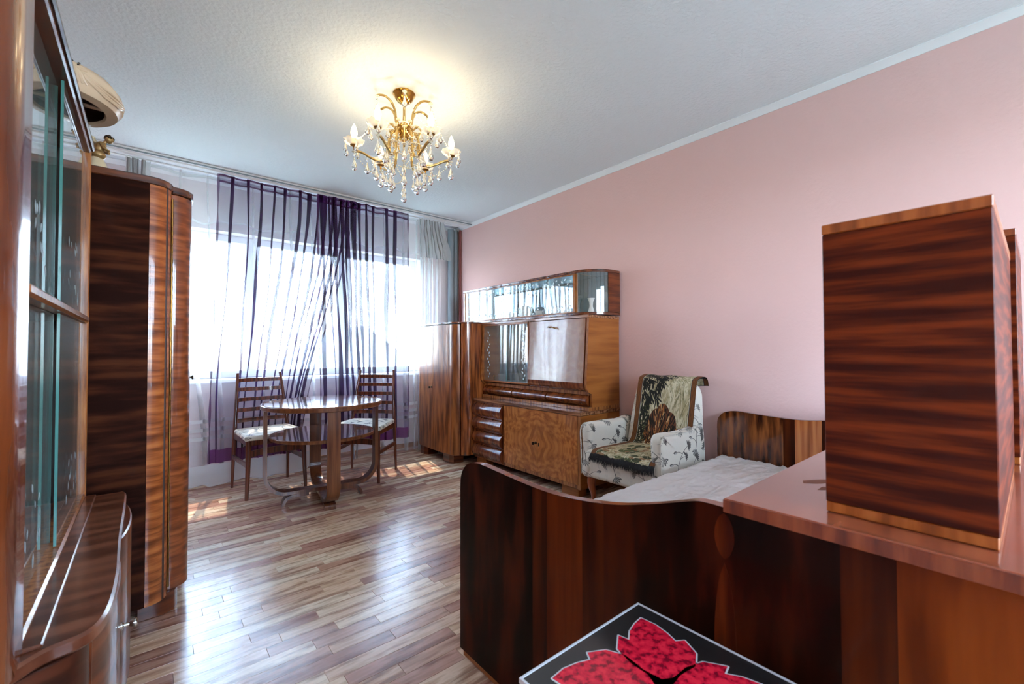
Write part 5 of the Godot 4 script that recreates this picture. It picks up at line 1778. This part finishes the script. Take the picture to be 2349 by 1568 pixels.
# ---------------------------------------------------------------- chandelier
func inst(o: Node, called: String, mesh: Mesh, m: Material, at: Vector3, bs := Basis()) -> MeshInstance3D:
	var off := Vector3.ZERO
	var p := o
	while p and p != self:
		off += p.position
		p = p.get_parent()
	var i := MeshInstance3D.new()
	i.mesh = mesh
	i.material_override = m
	i.name = called
	o.add_child(i, true)
	i.transform = Transform3D(bs, at - off)
	return i

func beads(b: MB, pts: Array, r: float) -> void:
	for i in pts.size():
		b.pad(pts[i], Vector3.ONE * r * 2.0 * (1.0 if i % 3 else 1.35), 1.0, 1.0, Basis(), 7, 5)

func chain(a: Vector3, c: Vector3, sag: float, k: int) -> Array:
	var o := []
	for i in k + 1:
		var f := float(i) / k
		o.append(a.lerp(c, f) + Vector3.DOWN * sag * 4.0 * f * (1 - f))
	return o

func build_chandelier() -> void:
	var C := Vector3(1.115, 0, -2.3)
	var o := thing("chandelier", "brass and crystal chandelier with six candle bulbs hanging from the ceiling", "chandelier", Vector3(1.115, 2.3, -2.3))
	var at := Transform3D(Basis(), C)
	var b := MB.new()
	b.lathe([Vector2(0.0, H), Vector2(0.062, H), Vector2(0.064, H - 0.006), Vector2(0.056, H - 0.016), Vector2(0.05, H - 0.032), Vector2(0.034, H - 0.05), Vector2(0.012, H - 0.06), Vector2(0.009, H - 0.066), Vector2(0, H - 0.066)], at, 32)
	put(b, "canopy", M.brass, o)
	b = MB.new()
	b.lathe([Vector2(0.009, 2.485), Vector2(0.010, 2.478), Vector2(0.007, 2.474), Vector2(0.007, 2.37), Vector2(0.012, 2.362)], at, 14)
	put(b, "stem", M.brass, o)
	b = MB.new()
	b.lathe([Vector2(0, 2.372), Vector2(0.03, 2.37), Vector2(0.046, 2.36), Vector2(0.048, 2.352), Vector2(0.044, 2.346), Vector2(0.046, 2.325), Vector2(0.04, 2.303), Vector2(0.024, 2.286), Vector2(0.01, 2.279), Vector2(0.006, 2.268), Vector2(0, 2.266)], at, 28)
	put(b, "hub", M.brass, o)
	# shared pieces
	b = MB.new()
	b.lathe([Vector2(0, 0), Vector2(0.003, -0.006), Vector2(0.006, -0.02), Vector2(0.016, -0.052), Vector2(0.0172, -0.062), Vector2(0.011, -0.074), Vector2(0, -0.079)], Transform3D(), 7, 1.0)
	var drop := b.mesh()
	b = MB.new()
	b.lathe([Vector2(0, 0), Vector2(0.005, -0.004), Vector2(0.007, -0.009), Vector2(0.005, -0.014), Vector2(0, -0.018)], Transform3D(), 8, 1.0)
	var stone := b.mesh()
	b = MB.new()
	var pf := [Vector2(0.012, 0.0), Vector2(0.03, 0.004), Vector2(0.046, 0.014), Vector2(0.056, 0.03), Vector2(0.054, 0.031), Vector2(0.043, 0.017), Vector2(0.028, 0.008), Vector2(0.012, 0.005)]
	b.lathe(pf, Transform3D(), 40)
	for i in b.v.size():
		var a := atan2(b.v[i].z, b.v[i].x)
		var k := 1.0 + 0.06 * cos(a * 10.0)
		b.v[i] = Vector3(b.v[i].x * k, b.v[i].y, b.v[i].z * k)
	var cup := b.mesh()
	b = MB.new()
	b.lathe([Vector2(0, -0.026), Vector2(0.005, -0.024), Vector2(0.006, -0.01), Vector2(0.02, -0.004), Vector2(0.022, 0.0), Vector2(0, 0.0)], Transform3D(), 18)
	var seat_m := b.mesh()
	b = MB.new()
	b.lathe([Vector2(0, 0), Vector2(0.0135, 0), Vector2(0.0135, 0.034), Vector2(0.011, 0.036), Vector2(0, 0.036)], Transform3D(), 18)
	var candle := b.mesh()
	b = MB.new()
	b.lathe([Vector2(0, 0), Vector2(0.010, 0.0), Vector2(0.013, 0.008), Vector2(0.0185, 0.026), Vector2(0.0175, 0.042), Vector2(0.011, 0.064), Vector2(0.004, 0.08), Vector2(0, 0.084)], Transform3D(), 20)
	var bulb := b.mesh()
	b = MB.new()
	for q in 6:
		var a := q * TAU / 6
		b.pad(Vector3(cos(a) * 0.008, 0, sin(a) * 0.008), Vector3(0.012, 0.006, 0.012), 1.0, 1.0, Basis(), 7, 5)
	b.pad(Vector3.ZERO, Vector3.ONE * 0.009, 1, 1, Basis(), 8, 6)
	var rosette := b.mesh()
	var glow := plain(Color(1, 0.95, 0.86), 0.5)
	glow.emission_enabled = true
	glow.emission = Color(1.0, 0.86, 0.62)
	glow.emission_energy_multiplier = 5.0
	var ring := []
	var tips := []
	for i in 6:
		var a := deg_to_rad(25.0 + i * 60.0)
		var d := Vector3(cos(a), 0, sin(a))
		var P := func(r: float, y: float) -> Vector3: return C + d * r + Vector3.UP * y
		b = MB.new()
		b.tube(spline([P.call(0.036, 2.34), P.call(0.07, 2.31), P.call(0.085, 2.25), P.call(0.095, 2.18), P.call(0.13, 2.145), P.call(0.18, 2.16), P.call(0.23, 2.185), P.call(0.268, 2.188)], 6), 0.0075, 8)
		var arm := put(b, "arm", M.arm_gold, o)
		inst(arm, "cup_seat", seat_m, M.brass_dull, P.call(0.27, 2.222))
		inst(arm, "drip_cup", cup, M.cup_glass, P.call(0.27, 2.218))
		inst(arm, "candle_sleeve", candle, M.candle, P.call(0.27, 2.2225))
		inst(arm, "bulb", bulb, glow, P.call(0.27, 2.2585))
		var l := OmniLight3D.new()
		l.name = "bulb_light"
		l.light_color = Color(1.0, 0.92, 0.76)
		l.light_energy = BULB
		l.light_size = 0.012
		l.omni_range = 12.0
		l.omni_attenuation = 2.0
		l.shadow_enabled = true
		arm.add_child(l, true)
		l.position = P.call(0.27, 2.292) - o.position
		inst(o, "rosette", rosette, M.bead, P.call(0.268, 2.184))
		inst(o, "rosette", rosette, M.bead, P.call(0.14, 2.142))
		inst(o, "crystal_bead", stone, M.crystal, P.call(0.268, 2.176))
		inst(o, "crystal_drop", drop, M.crystal, P.call(0.268, 2.156))
		inst(o, "crystal_bead", stone, M.crystal, P.call(0.15, 2.132))
		inst(o, "crystal_drop", drop, M.crystal, P.call(0.15, 2.112))
		for q in 4:
			var e := a + (q - 1.5) * 1.25
			var c: Vector3 = P.call(0.27, 0) + Vector3(cos(e), 0, sin(e)) * 0.052
			inst(o, "crystal_bead", stone, M.crystal, c + Vector3.UP * 2.24, Basis().scaled(Vector3.ONE * 0.8))
			inst(o, "crystal_drop", drop, M.crystal, c + Vector3.UP * 2.223, Basis().scaled(Vector3.ONE * 0.72))
		# upper scrolls
		var a2 := a + deg_to_rad(30)
		var d2 := Vector3(cos(a2), 0, sin(a2))
		var U := func(r: float, y: float) -> Vector3: return C + d2 * r + Vector3.UP * y
		b = MB.new()
		b.tube(spline([U.call(0.03, 2.352), U.call(0.05, 2.39), U.call(0.058, 2.43), U.call(0.078, 2.468), U.call(0.115, 2.488), U.call(0.15, 2.482), U.call(0.168, 2.47)], 6), 0.0065, 8)
		put(b, "scroll", M.arm_gold, o)
		inst(o, "rosette", rosette, M.bead, U.call(0.166, 2.468))
		inst(o, "crystal_bead", stone, M.crystal, U.call(0.168, 2.462))
		inst(o, "crystal_drop", drop, M.crystal, U.call(0.168, 2.443), Basis().scaled(Vector3.ONE * 0.8))
		tips.append(U.call(0.166, 2.468))
		ring.append(P.call(0.1, 2.19))
		b = MB.new()
		b.tube(spline([U.call(0.04, 2.32), U.call(0.085, 2.345), U.call(0.105, 2.32), U.call(0.09, 2.26), U.call(0.1, 2.2)], 5), 0.005, 8)
		put(b, "inner_scroll", M.arm_gold, o)
		inst(o, "rosette", rosette, M.bead, U.call(0.1, 2.335))
		inst(o, "crystal_drop", drop, M.crystal, U.call(0.105, 2.19), Basis().scaled(Vector3.ONE * 0.85))
		for q in [[0.2, 2.155, 0.9], [0.062, 2.3, 0.7], [0.115, 2.11, 0.8]]:
			inst(o, "crystal_bead", stone, M.crystal, P.call(q[0], q[1]))
			inst(o, "crystal_drop", drop, M.crystal, P.call(q[0], q[1] - 0.018), Basis().scaled(Vector3.ONE * q[2]))
		for q in [[0.062, 2.37], [0.088, 2.33], [0.07, 2.27], [0.1, 2.23]]:
			inst(o, "rosette", rosette, M.bead, P.call(q[0], q[1]))
			inst(o, "rosette", rosette, M.bead, U.call(q[0] + 0.012, q[1] - 0.02))
		# bottom ring of drops
		inst(o, "crystal_bead", stone, M.crystal, U.call(0.085, 2.085))
		inst(o, "crystal_drop", drop, M.crystal, U.call(0.085, 2.066))
		b = MB.new()
		beads(b, chain(U.call(0.045, 2.35), P.call(0.1, 2.26), 0.02, 9), 0.0036)
		beads(b, chain(P.call(0.1, 2.18), U.call(0.085, 2.09), 0.008, 9), 0.0036)
		beads(b, chain(U.call(0.166, 2.464), P.call(0.262, 2.25), 0.03, 20), 0.0032)
		beads(b, chain(P.call(0.268, 2.18), U.call(0.085, 2.09), 0.05, 18), 0.0034)
		put(b, "bead_chain", M.bead, o)
	b = MB.new()
	for i in 6: beads(b, chain(ring[i], ring[(i + 1) % 6], 0.03, 9), 0.0036)
	beads(b, chain(C + Vector3.UP * 2.266, C + Vector3.UP * 2.022, 0.0, 22), 0.0048)
	for i in 20:
		var a := TAU * i / 20
		b.pad(C + Vector3(cos(a) * 0.05, 2.353, sin(a) * 0.05), Vector3.ONE * 0.011, 1, 1, Basis(), 7, 5)
	put(b, "bead_chain", M.bead, o)
	inst(o, "crystal_bead", stone, M.crystal, C + Vector3.UP * 2.022, Basis().scaled(Vector3.ONE * 1.3))
	inst(o, "crystal_drop", drop, M.crystal, C + Vector3.UP * 2.0)

func build_lampshade() -> void:
	var C := Vector3(-0.226, 1.794, -1.81)
	var o := thing("ceramic_lampshade", "round beige ceramic lampshade with moulded swags, lying on top of the china cabinet", "lampshade", C)
	var at := Transform3D(Basis(), C)
	var b := MB.new()
	var prof := [Vector2(0.118, 0.006), Vector2(0.122, 0.0), Vector2(0.148, 0.004), Vector2(0.157, 0.018), Vector2(0.161, 0.036), Vector2(0.156, 0.06), Vector2(0.138, 0.084), Vector2(0.1, 0.102), Vector2(0.05, 0.11), Vector2(0, 0.112)]
	b.lathe(prof, at, 48)
	put(b, "dome", M.porcelain, o)
	b = MB.new()
	b.lathe([Vector2(0.118, 0.006), Vector2(0.148, 0.02), Vector2(0.152, 0.045), Vector2(0.125, 0.078), Vector2(0, 0.102)], at, 40)
	put(b, "inside", plain(col(92, 60, 52), 0.6), o)
	var on := func(ang: float, t: float) -> Vector3:   # a point on the dome
		var q := clampf(t, 0, 1) * 5.0
		var i := mini(int(q), 4)
		var p: Vector2 = prof[3 + i].lerp(prof[4 + i], q - i)
		return C + Vector3(cos(ang) * p.x, p.y, sin(ang) * p.x)
	for s in 3:
		var a0 := deg_to_rad(-10.0 + s * 75.0)
		var a1 := a0 + deg_to_rad(75)
		b = MB.new()
		for k in 4:
			var pts := []
			for i in 15:
				var f := i / 14.0
				pts.append(on.call(lerpf(a0, a1, f), 0.36 - 0.055 * k * sin(PI * f) - 0.26 * sin(PI * f) * (0.6 + 0.1 * k)))
			b.tube(pts, 0.0035, 6)
		put(b, "swag", M.porcelain, o)
		b = MB.new()
		for k in 6:
			var e := (k - 2.5) * 0.05
			b.tube([on.call(a0, 0.42), on.call(a0 + e * 0.6, 0.28), on.call(a0 + e * 1.3, 0.06)], [0.004, 0.006, 0.003], 6)
		for k in [-1.0, 1.0]:
			b.tube(spline([on.call(a0, 0.42), on.call(a0 + 0.1 * k, 0.5), on.call(a0 + 0.16 * k, 0.44), on.call(a0 + 0.02 * k, 0.4)], 5), 0.004, 6)
		put(b, "bow", M.porcelain, o)
		b = MB.new()
		for h in [[-0.12, 0.62], [-0.03, 0.66], [0.07, 0.62], [-0.08, 0.54], [0.12, 0.52]]:
			b.pad(on.call(a0 + h[0], h[1]), Vector3.ONE * 0.007, 1, 1, Basis(), 8, 6)
		put(b, "pierced_hole", M.gap, o)
	b = MB.new()
	b.box(C + Vector3(0, 0.02, 0), Vector3(0.27, 0.006, 0.018), 0.001)
	put(b, "bracket", M.porcelain, o)
	b = MB.new()
	b.lathe([Vector2(0, 0.0), Vector2(0.016, 0.0), Vector2(0.018, 0.03), Vector2(0.02, 0.06), Vector2(0, 0.06)], Transform3D(Basis(), C + Vector3(-0.02, 0.024, 0)), 16)
	put(b, "socket", M.gap, o)

func build_figurine() -> void:
	var C := Vector3(-0.158, 1.7755, -2.31)
	var o := thing("winged_figurine", "small gilt winged figurine leaning forward on top of the wardrobe", "figurine", C)
	var b := MB.new()
	b.lathe([Vector2(0, 0), Vector2(0.036, 0), Vector2(0.036, 0.006), Vector2(0.03, 0.014), Vector2(0.024, 0.03), Vector2(0.016, 0.05), Vector2(0, 0.052)], Transform3D(Basis(), C), 20)
	for i in b.v.size():
		var a := atan2(b.v[i].z - C.z, b.v[i].x - C.x)
		var k := 1.0 + 0.1 * cos(a * 9.0)
		b.v[i] = Vector3(C.x + (b.v[i].x - C.x) * k, b.v[i].y, C.z + (b.v[i].z - C.z) * k)
	put(b, "skirt", M.figure_cream, o)
	b = MB.new()
	b.pad(C + Vector3(0.002, 0.062, 0.004), Vector3(0.05, 0.034, 0.042), 0.9, 0.9, Basis(Vector3.BACK, -0.25))
	b.pad(C + Vector3(0.008, 0.092, 0.0), Vector3(0.034, 0.05, 0.03), 0.9, 0.9, Basis(Vector3.BACK, -0.45))
	b.tube([C + Vector3(0.016, 0.108, 0), C + Vector3(0.026, 0.12, 0)], 0.006, 8)
	put(b, "body", M.figure_gold, o)
	b = MB.new()
	b.pad(C + Vector3(0.034, 0.128, 0.002), Vector3(0.026, 0.03, 0.026), 1, 1)
	b.pad(C + Vector3(0.046, 0.125, 0.004), Vector3(0.006, 0.006, 0.006), 1, 1, Basis(), 8, 6)
	put(b, "head", M.figure_gold, o)
	b = MB.new()
	for i in 22:
		var d := Vector3(rng.randfn() - 0.5, absf(rng.randfn()) + 0.2, rng.randfn()).normalized()
		b.pad(C + Vector3(0.034, 0.13, 0.002) + d * 0.013, Vector3.ONE * 0.009, 1, 1, Basis(), 7, 5)
	put(b, "hair", M.bronze, o)
	for s in [-1.0, 1.0]:
		b = MB.new()
		b.tube(spline([C + Vector3(0.012, 0.105, 0.014 * s), C + Vector3(0.022, 0.085, 0.024 * s), C + Vector3(0.034, 0.08, 0.012 * s)], 5), [0.007, 0.007, 0.0065, 0.006, 0.006, 0.0055, 0.005, 0.005, 0.005, 0.005, 0.005], 8)
		put(b, "arm", M.figure_gold, o)
		b = MB.new()
		for k in 6:
			var ang := lerpf(0.35, 1.25, k / 5.0)
			var l := lerpf(0.055, 0.035, k / 5.0)
			var st := C + Vector3(-0.004, 0.108, 0.008 * s)
			b.tube([st, st + Vector3(-cos(ang) * l * 0.6, sin(ang) * l * 0.35, 0.012 * s), st + Vector3(-cos(ang) * l, sin(ang) * l * 0.3 - 0.02, 0.02 * s)], [0.004, 0.007, 0.002], 6, 0.5)
		put(b, "wing", M.figure_cream, o)
